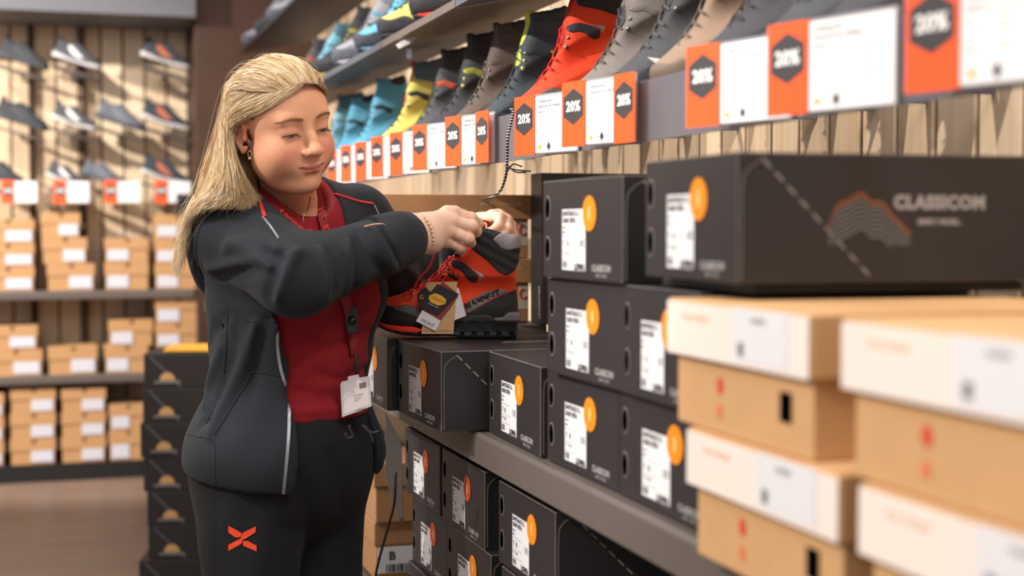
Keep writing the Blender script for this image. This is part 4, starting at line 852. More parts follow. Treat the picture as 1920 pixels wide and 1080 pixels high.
def gz(V, c, r): return np.exp(-(((V-np.array(c, np.float32))/np.array(r, np.float32))**2).sum(1))
# ---- head, in its own frame: x her right, y forward, z up
def head_sdf(g):
    F = ell(g, (0, -.014, .046), (.0745, .096, .0725))
    F = smin(F, ell(g, (0, .034, .048), (.0655, .050, .058)), .025)
    F = smin(F, ell(g, (0, .030, -.018), (.0640, .060, .072)), .025)
    for s in (-1, 1):
        F = smin(F, ell(g, (s*.037, .054, -.024), (.033, .032, .034)), .022)
        F = smin(F, ell(g, (s*.042, .018, -.048), (.026, .042, .034)), .025)
        F = smin(F, ell(g, (s*.028, .0745, .0400), (.021, .010, .010)), .02)
        F = smax(F, -ell(g, (s*.0310, .1000, .0185), (.0185, .0125, .0125)), .022)
    F = smin(F, ell(g, (0, .070, -.079), (.026, .0215, .0190)), .020)
    F = smin(F, ell(g, (0, .030, -.082), (.042, .044, .024)), .025)
    F = smin(F, ell(g, (0, .073, -.046), (.032, .0215, .024)), .018)
    F = smin(F, chain(g, [(0, .082, .028), (0, .096, .006), (0, .1075, -.010)], [.0085, .0085, .0105], .01), .010)
    F = smin(F, ell(g, (0, .1095, -.0125), (.0115, .0115, .0100)), .007)
    for s in (-1, 1):
        F = smin(F, ell(g, (s*.0125, .0985, -.0165), (.0085, .0105, .0080)), .006)
        F = smax(F, -ell(g, (s*.0068, .1065, -.0235), (.0036, .0062, .0036)), .004)
        # eyelids over the ball, open only in a narrow slit because she looks down
        lid = ell(g, (s*.0330, .0725, .0205), (.0152, .0136, .0130)); F = smin(F, lid, .008)
        slit = ell(g, (s*.0330, .0872, .0132), (.0142, .0090, .0026)); F = smax(F, -slit, .0015)
    # lips
    F = smin(F, chain(g, [(-.0245, .0850, -.0440), (-.012, .0930, -.0440), (0, .0955, -.0452), (.012, .0930, -.0440), (.0245, .0850, -.0440)], [.0016, .0030, .0030, .0030, .0016], .004), .005)
    F = smin(F, chain(g, [(-.020, .0860, -.0485), (-.008, .0930, -.0535), (.008, .0930, -.0535), (.020, .0860, -.0485)], [.0016, .0044, .0044, .0016], .004), .005)
    F = smax(F, -chain(g, [(-.0275, .0865, -.0438), (-.013, .0970, -.0475), (0, .0990, -.0487), (.013, .0970, -.0475), (.0275, .0865, -.0438)], [.0010, .0011, .0011, .0011, .0010], .001), .0022)
    for s in (-1, 1):
        F = smax(F, -chain(g, [(s*.0185, .0990, -.020), (s*.027, .0950, -.034)], [.0008, .0010], .002), .006)
    F = smax(F, -ell(g, (0, .100, -.0625), (.016, .007, .0045)), .010)
    # ears
    for s in (-1, 1):
        def E(y, z, o=0): return (s*(.0725+o), y-.014, z+.001)
        rim = [E(.006, .004, .001), E(.010, .018, .002), E(.002, .030, .006), E(-.012, .031, .011), E(-.020, .020, .014), E(-.019, .002, .013), E(-.010, -.014, .008), E(.000, -.026, .003), E(.006, -.020, .001)]
        F = smin(F, chain(g, rim, [.003, .0036, .0038, .004, .004, .0038, .004, .0058, .004], .003), .004)
        F = smin(F, ell(g, E(-.006, .006, .003), (.0045, .015, .022)), .004)
        F = smax(F, -ell(g, E(-.001, .003, .009), (.0075, .0075, .012)), .004)
        F = smin(F, ell(g, E(.0075, -.002, .002), (.004, .004, .006)), .004)
    return F
NB = HI @ at(540, 392, d=2.79); NB2 = HI @ at(548, 430, d=2.80)
g = Grid((-.10, -.135, -.23), (.10, .13, .14), .0019)
F = head_sdf(g)
nk = chain(g, [(0, -.005, -.05), tuple(NB), tuple(NB2)], [.052, .056, .09], .03); F = smin(F, nk, .018)
F = np.maximum(F, -(g.Z+.225))
V, Q = surf_net(g, F); V = smooth_mesh(V, Q, 1, .4)
C = np.tile(SK, (len(V), 1))
def blend(C, col, w): w = np.clip(w, 0, 1)[:, None]; return C*(1-w)+col*w
for s in (-1, 1):
    C = blend(C, BL, .8*gz(V, (s*.042, .075, -.018), (.024, .03, .018))); C = blend(C, BL, .5*gz(V, (s*.08, 0, .005), (.02, .02, .03)))
    t_ = np.abs(V[:, 0]*s-.035)/.021; bz = .0415+.004*(1-t_**2)-.004*np.clip((V[:, 0]*s-.033)/.02, -1, 1)**2
    C = blend(C, BR, .45*np.exp(-((V[:, 2]-bz)/.0042)**2)*(t_ < 1)*np.clip((1-t_)*3, 0, 1)*(V[:, 1] > .05))
    # lash line
    C = blend(C, np.array(srgb(62,40,28)), .95*np.exp(-((V[:, 2]-(.0165-14*(V[:, 0]*s-.0330)**2))/.0014)**2)*(np.abs(V[:, 0]*s-.0335) < .0155)*(V[:, 1] > .07))
    C = blend(C, np.array(srgb(206,140,112)), .35*gz(V, (s*.032, .09, .028), (.015, .02, .006)))
C = blend(C, BL, .35*gz(V, (0, .112, -.012), (.012, .012, .012)))
lx = np.abs(V[:, 0]); up_ = -.0405-.9*lx**1.6*.0+np.where(lx < .004, -.0008, 0)-.1*lx; lo_ = -.0585+.0105*(lx/.024)**2
lipm = (V[:, 1] > .078) & (lx < .0255) & (V[:, 2] < -.0412-.05*lx) & (V[:, 2] > lo_); C = blend(C, LIP, .72*lipm)
C = blend(C, np.array(srgb(120,60,54)), .7*(np.abs(V[:, 2]-(-.0487+6.3*lx**2))<.0012)*(lx < .027)*(V[:, 1] > .08))
C = blend(C, np.array(srgb(150,96,74)), .8*gz(V, (.0355, .075, -.0505), (.0013, .01, .0013)))
bodyparts = [(to_w(V, HM), Q, C)]
# ---- hands
def hand(fingers, palm, thumb, lo, hi, extra=None, h=.0013):
    P = lambda q: np.array(at(q[0], q[1], d=q[2]), np.float32)
    pts = np.array([P(q) for f in fingers+[thumb]+palm for q in f if True]); g = Grid(pts.min(0)-.035, pts.max(0)+.035, h); F = None
    for pl_ in palm:
        c = chain(g, [P(q) for q in pl_], [q[3] for q in pl_], .012); F = c if F is None else smin(F, c, .014)
    G_ = None
    for f in fingers+[thumb]:
        c = chain(g, [P(q) for q in f], [q[3] for q in f], .0035)
        for q in f[1:-1]: c = smin(c, ell(g, P(q), (q[3]*1.06,)*3), .004)
        G_ = c if G_ is None else smin(G_, c, .0026)
    F = smin(F, G_, .010); 
    if extra: F = extra(g, F, P)
    V, Q = surf_net(g, F); return smooth_mesh(V, Q, 2, .4), Q
rf = [[(838,398,2.785,.0125),(853,398,2.790,.0114),(884,409,2.800,.0108),(897,420,2.822,.0096),(896,431,2.838,.0074)],
      [(836,413,2.772,.0130),(851,414,2.775,.0120),(886,424,2.782,.0112),(893,434,2.806,.0100),(888,441,2.828,.0078)],
      [(832,431,2.770,.0128),(846,433,2.773,.0115),(879,447,2.782,.0106),(883,455,2.806,.0088),(876,456,2.828,.0076)],
      [(826,448,2.775,.0118),(838,452,2.780,.0106),(864,464,2.794,.0098),(866,470,2.812,.0080),(860,467,2.828,.0068)]]
rp = [[(772,425,2.725,.026),(800,425,2.750,.024),(840,403,2.786,.0150)],[(774,436,2.725,.027),(800,432,2.748,.026),(838,416,2.776,.0160)],
      [(778,444,2.725,.026),(805,442,2.748,.024),(833,433,2.774,.0155)],[(782,452,2.728,.024),(808,454,2.755,.020),(827,450,2.778,.0145)]]
rt = [(808,440,2.775,.017),(840,440,2.812,.0135),(868,436,2.836,.0110),(888,432,2.850,.0090)]
V, Q = hand(rf, rp, rt, 0, 0)
def hand_col(V, joints, col):
    C = np.tile(col, (len(V), 1))
    for q in joints: C = blend(C, BL*1.02, .42*gz(V, tuple(at(q[0], q[1], d=q[2]-.008)), (.010,)*3))
    return C
bodyparts.append((V, Q, hand_col(V, [f[1] for f in rf]+[f[2] for f in rf]+[f[3] for f in rf], HAND_LIT)))
lf = [[(922,405,3.045,.0120),(938,409,3.015,.0112),(934,425,2.985,.0102),(918,436,2.972,.0088),(908,442,2.970,.0076)],
      [(936,404,3.055,.0122),(951,413,3.025,.0112),(952,430,2.995,.0102),(940,445,2.980,.0090),(934,456,2.980,.0078)],
      [(944,410,3.070,.0120),(958,422,3.045,.0106),(961,438,3.018,.0098),(955,452,3.0,.0088),(950,462,2.998,.0074)],
      [(940,420,3.090,.0112),(954,432,3.070,.0096),(958,447,3.050,.0088),(954,458,3.035,.0078),(950,465,3.03,.0068)]]
lp = [[(874,455,3.135,.026),(898,425,3.10,.025),(924,408,3.05,.0150)],[(880,458,3.14,.026),(905,425,3.10,.026),(936,408,3.06,.0155)],[(884,460,3.15,.026),(912,432,3.11,.024),(944,414,3.074,.0145)],[(888,465,3.15,.024),(915,442,3.12,.020),(940,424,3.09,.0130)]]
lt = [(898,425,3.075,.0165),(896,419,3.035,.0135),(901,422,3.005,.0112),(909,431,2.985,.0090)]
V, Q = hand(lf, lp, lt, 0, 0, h=.0015)
bodyparts.append((V, Q, hand_col(V, [f[1] for f in lf]+[f[2] for f in lf], HAND_LIT)))
# ---- clothing volumes, shaped in world space
TA = cam_frame(45, 0); tr, tf = [Vector((v.x, v.y, 0)).normalized() for v in TA[:2]]; TR = [tuple(tr), tuple(tf), (0, 0, 1)]
P = lambda u, v, d: np.array(at(u, v, d=d), np.float32)
RS, RE, RW = P(442,438,2.64), P(556,519,2.53), P(752,447,2.695)
LS, LE, LW = P(672,410,2.86), P(738,512,3.02), P(868,462,3.12)
OT = at(548, 650, d=2.75)
def torso(g, o):
    F = ell(g, P(556,500,2.765), (.165+o, .112+o, .17+o), TR)
    F = smin(F, ell(g, P(555,645,2.76), (.152+o, .120+o, .17+o), TR), .06)
    F = smin(F, ell(g, P(541,840,2.76), (.178+o, .142+o, .15+o), TR), .06)
    F = smin(F, chain(g, [RS, P(545,405,2.77), LS], [.060+o, .048+o, .054+o], .03), .05)
    for s in (-1, 1):
        c = Vector(P(556,545,2.765))+tf*.078+tr*(s*.068); F = smin(F, ell(g, c, (.068+o, .066+o, .072+o), TR), .04)
    return F
def wrinkle(g, amp, k=1.0):
    return amp*(np.sin(38*k*g.Z+9*np.sin(7*g.X+5*g.Y))*np.sin(11*g.X-9*g.Y+4*np.sin(9*g.Z)))
def bvh(V, Q): return BVHTree.FromPolygons([tuple(v) for v in V], [tuple(q) for q in Q])
def hit(b, u, v, off=.0):
    r = ray(u, v); loc, n, i, dist = b.ray_cast(CAM, r.normalized())
    return None if loc is None else (loc-r.normalized()*off, n)
def hits(b, pts, off=0.):
    out = []
    for p in pts:
        h_ = hit(b, p[0], p[1], off)
        if h_: out.append(h_[0])
    return out
def dense(pts, n=5): return [tuple(p)[:2] for p in spline([(a, b, 0) for a, b in pts], n)]
def carve(g, F, b, folds):
    """folds: (pixel path on the cloth, radius, depth offset, sign)"""
    for path, r, off, sg in folds:
        H = hits(b, dense(path, 4))
        if len(H) < 2: continue
        n = len(H); rr = [r*(.35+.65*math.sin(math.pi*(i+.5)/n)) for i in range(n)]
        vd = -FW
        H = [np.array(h+vd*(off+.004-x), np.float32) if sg > 0 else np.array(h+vd*(x*.9), np.float32) for h, x in zip(H, rr)]
        lo = np.min(H, 0)-.06; hi = np.max(H, 0)+.06; i0 = np.clip(((lo-g.lo)/g.h).astype(int), 0, None); i1 = np.minimum(((hi-g.lo)/g.h).astype(int)+1, g.n)
        sub = Grid.__new__(Grid); sub.X = g.X[i0[0]:i1[0]]; sub.Y = g.Y[:, i0[1]:i1[1]]; sub.Z = g.Z[:, :, i0[2]:i1[2]]
        if min(i1-i0) < 2: continue
        c = chain(sub, H, rr, .004); sl = tuple(slice(i0[k], i1[k]) for k in range(3))
        F[sl] = smin(F[sl], c, .013) if sg > 0 else smax(F[sl], -c, .013)
    return F
M_fleece = mat('charcoal_fleece', srgb(31,36,43), .8, .10, 30, .5, 700, sheen=.06, spec=.3)
M_rib = mat('charcoal_rib_knit', srgb(36,39,45), .85, .08, 30, .5, 500, sheen=.06, spec=.3)
M_pant = mat('black_sweat_fabric', srgb(28,28,31), .8, .10, 30, .5, 800, sheen=.04, spec=.25)
M_shirt = mat('dark_red_jersey', srgb(138,16,30), .75, .08, 60, .4, 1200, sheen=.05, spec=.3)
M_zip = mat('silver_zip', srgb(150,150,154), .4, .1, 400, metal=.5)
lo = np.minimum.reduce([RS, LS, RE, LE, RW, LW])
g = Grid((OT.x-.33, OT.y-.36, .80), (OT.x+.34, OT.y+.33, 1.50), .0052)
# shirt
Fs = torso(g, .004); xl = (g.X-OT.x)*tr.x+(g.Y-OT.y)*tr.y; yl = (g.X-OT.x)*tf.x+(g.Y-OT.y)*tf.y
hemz = at(600, 797, d=2.62).z; neck = ell(g, P(556,372,2.72), (.062, .062, .062), TR)
Fs = smax(Fs, -neck, .02); Fs = Fs+wrinkle(g, .0012); Fs = np.maximum(Fs, (hemz+.0)-g.Z)
Vs, Qs = surf_net(g, Fs); Vs = smooth_mesh(Vs, Qs, 1); bS = bvh(Vs, Qs)
Fs = carve(g, Fs, bS, [([(560,760),(620,752),(690,742)], .007, .001, -1), ([(556,735),(610,742),(660,735)], .006, .001, -1), ([(575,640),(620,655),(690,622)], .008, .002, -1), ([(556,690),(600,660),(650,640)], .006, .0, -1), ([(600,700),(640,712),(690,690)], .006, .001, -1), ([(556,772),(620,768),(690,760)], .006, .001, 1)])
Vs, Qs = surf_net(g, Fs); Vs = smooth_mesh(Vs, Qs, 1); bS = bvh(Vs, Qs)
# jacket body: an open shell standing off the shirt, hanging wide at the hem
zrel = np.clip((1.06-g.Z)/.22, 0, 1)
J = torso(g, .020)-.014*zrel+.014*np.clip(-xl/.08, 0, 1)
J = smin(J, ell(g, P(538,850,2.75), (.196, .152, .10), TR), .03)
hood = ell(g, P(392,455,2.80), (.045, .05, .10)); hood = smin(hood, ell(g, P(430,410,2.90), (.07, .07, .055)), .04); J = smin(J, hood, .03)
J = smin(J, chain(g, [P(474,392,2.72), P(452,402,2.80), P(520,390,2.93), P(640,385,2.92), P(676,398,2.86)], [.030, .036, .04, .036, .026], .02), .02)
# front opening: between the two zip edges
xo = .118+.02*np.clip((1.0-g.Z)/.2, 0, 1)-.045*np.clip((g.Z-1.22)/.12, 0, 1)
open_ = np.maximum(np.maximum(xl-xo+.030*np.clip((1.20-g.Z)/.08, 0, 1)-.040*np.clip((g.Z-1.24)/.08, 0, 1), -xl-xo+.012), -(yl-.02))
sh = smax(J, -(J+.015), .003); sh = smax(sh, -open_, .006)
nk2 = np.maximum(ell(g, P(552,365,2.74), (.063, .085, .09), TR), -1); sh = smax(sh, -nk2, .008)
hz = at(345, 868, d=2.7).z+(at(530, 945, d=2.56).z-at(345, 868, d=2.7).z)*np.clip((yl+.16)/.36, 0, 1.)
sh = smax(sh, hz-g.Z, .004)
def sleeve(g, A, B, C_, r):
    return smin(cap(g, A, B, r[0], r[1]), cap(g, B, C_, r[2], r[3]), .035)
sh0 = sh
# right sleeve joins the jacket
gA = g
SL = sleeve(g, RS, RE, RW, (.083, .068, .064, .052)); SLL = sleeve(g, LS, LE, LW, (.070, .064, .064, .050))
inner = np.minimum(cap(g, RE, RW, .05, .036), 1)
sh = smin(sh, SL, .016); sh = smin(sh, SLL, .014)
sh = sh+wrinkle(g, .0016, .8)*1.0
V1, Q1 = surf_net(g, sh); b1 = bvh(V1, Q1)
sh = carve(g, sh, b1, [
    ([(392,505),(430,498),(480,490),(520,470)], .012, .003, 1), ([(400,520),(440,515),(500,500)], .010, .002, -1),
    ([(470,440),(510,458),(545,475)], .010, .004, 1), ([(455,455),(500,478),(530,488)], .008, .001, -1), ([(500,420),(530,450),(548,470)], .007, .002, -1),
    ([(560,470),(540,500),(520,560)], .012, .004, 1), ([(530,480),(510,520),(500,560)], .010, .002, -1), ([(575,480),(562,520),(555,575)], .009, .0, -1),
    ([(425,420),(460,410),(500,425)], .009, .001, -1), ([(420,470),(450,455),(500,462)], .009, .002, 1),
    ([(655,455),(660,500),(650,550)], .010, .004, 1), ([(668,450),(672,500),(664,545)], .008, .001, -1), ([(690,430),(715,470),(740,505)], .010, .004, 1), ([(675,435),(700,480),(725,510)], .008, .001, -1),
    ([(420,640),(400,700),(385,760)], .010, .003, 1), ([(400,600),(420,640),(440,700)], .012, .002, -1), ([(445,600),(430,680),(400,760),(372,800)], .014, .003, -1),
    ([(480,610),(450,700),(410,780),(395,815)], .012, .004, 1), ([(430,590),(400,620),(388,660)], .010, .002, -1), ([(500,600),(490,660),(470,740)], .010, .0, -1),
    ([(688,432),(710,470),(742,508)], .015, .006, 1), ([(724,426),(744,462),(770,492)], .010, .001, -1), ([(430,455),(470,470),(505,500)], .012, .004, 1), ([(600,470),(615,510),(610,560)], .012, .003, 1), ([(622,468),(634,505),(628,550)], .009, .001, -1), ([(760,500),(780,520),(800,545)], .008, .003, 1), ([(790,490),(800,520),(815,540)], .008, .001, -1), ([(350,470),(356,510),(372,545)], .008, .0, -1)])
Vj, Qj = surf_net(g, sh); Vj = smooth_mesh(Vj, Qj, 2, .5); bJ = bvh(Vj, Qj)
# trousers
g2 = Grid((OT.x-.30, OT.y-.30, .04), (OT.x+.32, OT.y+.32, 1.06), .0075)
RH, LH = P(470,900,2.70), P(592,900,2.83)
Rk, Lk = P(470,1240,2.66), P(610,1240,2.83); Ra = Vector(P(455,1500,2.72)); La = Vector(P(600,1500,2.90)); Ra.z = La.z = .06; Ra, La = np.array(Ra, np.float32), np.array(La, np.float32)
T = ell(g2, P(540,850,2.76), (.186, .148, .17), TR); T = smin(T, ell(g2, P(500,900,2.80), (.15, .13, .12), TR), .05)
LEG = smin(cap(g2, RH, Rk, .108, .072), cap(g2, Rk, Ra, .070, .048), .03); LEG2 = smin(cap(g2, LH, Lk, .098, .068), cap(g2, Lk, La, .068, .048), .03)
T = smin(T, LEG, .03); T = smin(T, LEG2, .03); T = smax(T, g2.Z-(hemz+.02), .004)+.0018*np.sin(30*g2.Z+8*np.sin(9*g2.X))*np.sin(10*g2.Y)
Vt, Qt = surf_net(g2, T); bT = bvh(Vt, Qt)
T = carve(g2, T, bT, [([(555,880),(580,940),(590,1070)], .016, .001, -1), ([(520,985),(570,1000),(590,1000)], .008, .001, -1), ([(620,850),(650,900),(640,960)], .012, .002, -1), ([(405,930),(404,1000),(412,1075)], .004, .0, -1)])
Vt, Qt = surf_net(g2, T); Vt = smooth_mesh(Vt, Qt, 2); bT = bvh(Vt, Qt)
# coarse body inside the clothes joined with head and hands as one mesh
g3 = Grid((OT.x-.3, OT.y-.33, .03), (OT.x+.33, OT.y+.32, 1.36), .012)
B = torso(g3, -.028); B = smax(B, -ell(g3, P(556,372,2.72), (.07, .07, .07), TR), .02)
for a_, b_, c_, r_ in ((RS, RE, RW, (.05, .045, .04, .03)), (LS, LE, LW, (.05, .045, .04, .03)), (RH, Rk, Ra, (.075, .05, .05, .035)), (LH, Lk, La, (.075, .05, .05, .035))):
    B = smin(B, smin(cap(g3, a_, b_, r_[0], r_[1]), cap(g3, b_, c_, r_[2], r_[3]), .02), .03)
Vb, Qb = surf_net(g3, B); bodyparts.append((Vb, Qb, np.tile(SK, (len(Vb), 1))))
base = Vector((OT.x, OT.y, 0))
wo = thing('person', 'woman with long blonde hair in charcoal hoodie and red shirt, lacing a boot', 'person', base)
def wear(name, V, Q, m): me = np_mesh(name, V-np.array(base, np.float32), Q, [m]); return obj(name, me, wo)
off = 0; AV, AQ, AC = [], [], []
for V, Q, C in bodyparts: AV.append(V); AQ.append(Q+off); AC.append(C); off += len(V)
bo = wear('body', np.concatenate(AV), np.concatenate(AQ), M_skin); set_tone(bo.data, np.concatenate(AC))
so = wear('shirt', Vs, Qs, M_shirt); jo = wear('hoodie', Vj, Qj, M_fleece); to = wear('trousers', Vt, Qt, M_pant)
class WB(MB):
    def build(s, name, m=None, parent=None, smooth=False, bevel=0):
        s.v = [(v[0]-base.x, v[1]-base.y, v[2]) for v in s.v]; return MB.build(s, name, m, parent, smooth, bevel)
# shoes
for a_ in (Ra, La):
    gs = Grid(a_-np.array((.16, .26, .065)), a_+np.array((.20, .16, .07)), .006); f_ = Vector(tf); t1 = Vector(a_)+f_*.14; t1.z = .035; h1 = Vector(a_)-f_*.05; h1.z = .04
    S1 = smin(chain(gs, [h1, Vector(a_)+f_*.03+Vector((0, 0, -.02)), t1], [.038, .042, .034], .02), cap(gs, a_, Vector(a_)+Vector((0, 0, -.02)), .045), .02); S1 = smax(S1, .003-gs.Z, .004)
    Vx, Qx = surf_net(gs, S1); wear('shoe', Vx, Qx, mat('black_shoe', srgb(28,28,30), .5))
# eyes
q = WB(); eye_m = mat('eye_white', srgb(206,196,190), .2, .02); iris_m = mat('iris_green_grey', srgb(58,66,54), .2)
for s in (-1, 1):
    n = 16; c = Vector((s*.0330, .0735, .0200)); vs = []; fs = []; R_ = .0122
    for i in range(n+1):
        for j in range(2*n):
            a, b = math.pi*i/n, math.pi*j/n; vs.append(HM @ (c+Vector((math.sin(a)*math.cos(b), math.cos(a), math.sin(a)*math.sin(b)))*R_))
    for i in range(n):
        for j in range(2*n): fs.append((i*2*n+j, i*2*n+(j+1) % (2*n), (i+1)*2*n+(j+1) % (2*n), (i+1)*2*n+j))
    q.add(vs, fs, eye_m)
    dirn = Vector((-.12, .86, -.50)).normalized(); a1 = dirn.orthogonal().normalized(); a2 = dirn.cross(a1)
    for half, lift, mm in ((34, .00025, iris_m), (15, .0004, mat('pupil', srgb(12,12,12), .15))):
        cv = [HM @ (c+dirn*(R_+lift))]; cf = []
        for i in range(1, 6):
            an = math.radians(half)*i/5; cv += [HM @ (c+(dirn*math.cos(an)+(a1*math.cos(t)+a2*math.sin(t))*math.sin(an))*(R_+lift)) for t in [2*math.pi*k/20 for k in range(20)]]
        cf += [(0, 1+k, 1+(k+1) % 20) for k in range(20)]
        for i in range(4): cf += [(1+i*20+k, 1+i*20+20+k, 1+i*20+20+(k+1) % 20, 1+i*20+(k+1) % 20) for k in range(20)]
        q.add(cv, cf, mm)
q.build('eyes', None, wo, True)
# eyebrows: short fine hairs lying on the brow
bB = bvh(bodyparts[0][0], bodyparts[0][1]); q = WB()
for s in (-1, 1):
    for k in range(150):
        t = random.random(); x = .0125+.043*t; zc = .0390+.0062*math.sin(min(1, t*1.35+.12)*math.pi*.5)-.0075*max(0, t-.55)**1.3*2.2
        wd = .0022*(1-t)**.5*min(1, .35+t*4)+.0006; z0 = zc+random.uniform(-wd, wd); ln = .0055*(1-.4*t); ang = math.radians(55*(1-t)**2-12*t); pts = []
        for m_ in (0, .5, 1):
            p = HM @ Vector((s*(x+math.cos(ang)*ln*m_), .14, z0+math.sin(ang)*ln*m_)); h_ = bB.ray_cast(p, -HA[1])
            if h_[0] is not None: pts.append(h_[0]+h_[1]*(.0003+.0007*m_))
        if len(pts) == 3: q.tube(pts, [.00026, .00022, .00008], 3)
q.build('eyebrows', mat('brow_brown', srgb(150,106,70), .7), wo)
# lashes
q = WB()
for s in (-1, 1):
    for k in range(25):
        x = -.0135+.027*k/24; p = Vector((s*(.0315+x), .0868-24*x*x*.3, .0158-14*x*x)); t = p+Vector((s*x*.18, .0048, -.0032)); q.tube([HM @ p, HM @ ((p+t)/2+Vector((0, 0, -.0006))), HM @ t], [.0004, .0003, .0001], 4)
q.build('eyelashes', mat('lash_brown', srgb(70,46,32), .6), wo)
# ================================================================ hair
def strand_mesh(paths, rad, cols, sides=3):
    """paths (n,k,3) numpy; flat tubes in one mesh"""
    n, K, _ = paths.shape; T = np.gradient(paths, axis=1); T /= np.linalg.norm(T, axis=2, keepdims=True)+1e-9
    ref = np.array(-FW, np.float32)[None, None]; A = np.cross(T, ref); A /= np.linalg.norm(A, axis=2, keepdims=True)+1e-9; B_ = np.cross(T, A)
    taper = np.interp(np.linspace(0, 1, K), [0, .1, .75, 1], [.6, 1, 1, .12])[None, :, None]*rad[:, None, None]
    ring = [paths+(A*math.cos(2*math.pi*j/sides)+B_*math.sin(2*math.pi*j/sides))*taper for j in range(sides)]
    V = np.stack(ring, 2).reshape(-1, 3); idx = np.arange(n*K*sides).reshape(n, K, sides); q = []
    for j in range(sides): q.append(np.stack([idx[:, :-1, j], idx[:, :-1, (j+1) % sides], idx[:, 1:, (j+1) % sides], idx[:, 1:, j]], -1).reshape(-1, 4))
    return V.astype(np.float32), np.concatenate(q), np.repeat(cols, K*sides, axis=0)
def catmull(P, t):
    """P (k,3..) ; t in 0..1 array"""
    k = len(P); x = np.clip(t, 0, 1)*(k-1); i = np.minimum(x.astype(int), k-2); f = (x-i)[:, None]
    g_ = lambda j: P[np.clip(j, 0, k-1)]
    a, b, c, d = g_(i-1), g_(i), g_(i+1), g_(i+2); return .5*(2*b+(c-a)*f+(2*a-5*b+4*c-d)*f*f+(3*b-a-3*c+d)*f**3)
def resample(g_, n=9): A = np.array([tuple(HM @ Vector(q[:3])) if len(q) == 4 else tuple(at(q[0], q[1], d=q[2])) for q in g_], np.float32); return catmull(A, np.linspace(0, 1, n))
def sheet(guides, n, K, jit, rad, rs, clump=0., amp=.002):
    G_ = np.stack([resample(q) for q in guides]); m = len(guides); out = []
    for i in range(n):
        s = rs.random()
        if clump: s0 = round(s*clump)/clump; s = s0+(s-s0)*.55
        col = catmull(G_.reshape(m, -1), np.array([s]))[0].reshape(-1, 3); p = catmull(col, np.linspace(rs.random()*.05, 1-rs.random()**2*.25, K))
        ph = rs.random(3)*6.3; t = np.linspace(0, 1, K)[:, None]; w = np.sin(t*(5+rs.random()*5)+ph)*amp*(.3+t*1.2)
        out.append(p+rs.normal(0, jit, 3)*(.35+t)+w)
    return np.array(out, np.float32)
rs = np.random.default_rng(3)
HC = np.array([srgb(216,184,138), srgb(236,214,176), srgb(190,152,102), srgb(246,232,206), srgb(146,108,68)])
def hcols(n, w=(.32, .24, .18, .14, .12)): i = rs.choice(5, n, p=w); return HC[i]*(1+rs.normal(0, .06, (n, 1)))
def H_(x, y, z): return (x, y, z if z < .046 else .046+(z-.046)*(1-.15*min(1, max(0, (.09-y)/.08))), 'h')
fall = [[H_(0,-.06,.128),H_(0,-.112,.100),H_(0,-.128,.045),(398,272,2.78),(384,345,2.79),(354,408,2.78),(338,462,2.77),(326,518,2.76)],
        [H_(.028,-.05,.128),H_(.034,-.100,.095),H_(.036,-.114,.035),(400,282,2.70),(384,350,2.70),(356,408,2.68),(343,455,2.68),(334,508,2.68)],
        [H_(.048,-.03,.118),H_(.064,-.078,.085),H_(.064,-.090,.025),(410,288,2.63),(394,352,2.62),(366,392,2.60),(348,436,2.60),(340,480,2.60)],
        [H_(.058,.0,.108),H_(.078,-.045,.078),H_(.083,-.062,.025),(420,290,2.585),(406,345,2.57),(384,372,2.56),(364,392,2.57),(346,422,2.58)],
        [H_(.054,.030,.106),H_(.080,-.012,.078),H_(.091,-.048,.030),(426,288,2.56),(418,335,2.555),(405,366,2.55),(392,380,2.545),(374,392,2.55)],
        [H_(.042,.062,.100),H_(.070,.034,.082),H_(.086,-.004,.056),H_(.094,-.038,.016),(434,305,2.55),(438,355,2.545),(438,376,2.545),(426,385,2.54)],
        [H_(.022,.080,.104),H_(.053,.062,.084),H_(.077,.030,.060),H_(.089,-.008,.036),H_(.096,-.034,-.002),(442,325,2.56),(464,366,2.57),(470,392,2.56)],
        [H_(.006,.0855,.104),H_(.043,.073,.084),H_(.067,.049,.061),H_(.080,.016,.044),H_(.089,-.014,.030),H_(.096,-.034,-.006),(450,330,2.575),(484,378,2.60)]]
top = [[H_(-.052,.066,.084),H_(-.064,.02,.112),H_(-.050,-.05,.118),H_(-.012,-.108,.085)],
       [H_(-.030,.080,.098),H_(-.036,.03,.133),H_(-.032,-.045,.137),H_(.0,-.114,.09)],
       [H_(.0,.0865,.105),H_(.0,.042,.140),H_(.0,-.04,.144),H_(.012,-.114,.085)],
       [H_(.020,.0825,.104),H_(.030,.045,.135),H_(.036,-.03,.138),H_(.034,-.102,.08)],
       [H_(.036,.074,.097),H_(.053,.04,.121),H_(.062,-.025,.118),H_(.056,-.090,.072)],
       [H_(.040,.070,.094),H_(.067,.036,.098),H_(.078,-.020,.095),H_(.070,-.078,.062)]]
far = [[H_(-.03,.080,.100),H_(-.052,.066,.080),H_(-.066,.045,.055),H_(-.072,.02,.03)],[H_(-.035,.074,.108),H_(-.060,.052,.088),H_(-.074,.026,.060),H_(-.080,.0,.03)]]
P1 = sheet(fall, 8000, 30, .0020, None, rs, 30, .0034); P2 = sheet(top, 4200, 24, .0013, None, rs, 22, .0020); P3 = sheet(far, 260, 12, .001, None, rs)
P4 = sheet(fall[:6], 170, 30, .009, None, rs, 0, .008); P5 = sheet(top, 60, 24, .006, None, rs, 0, .004)
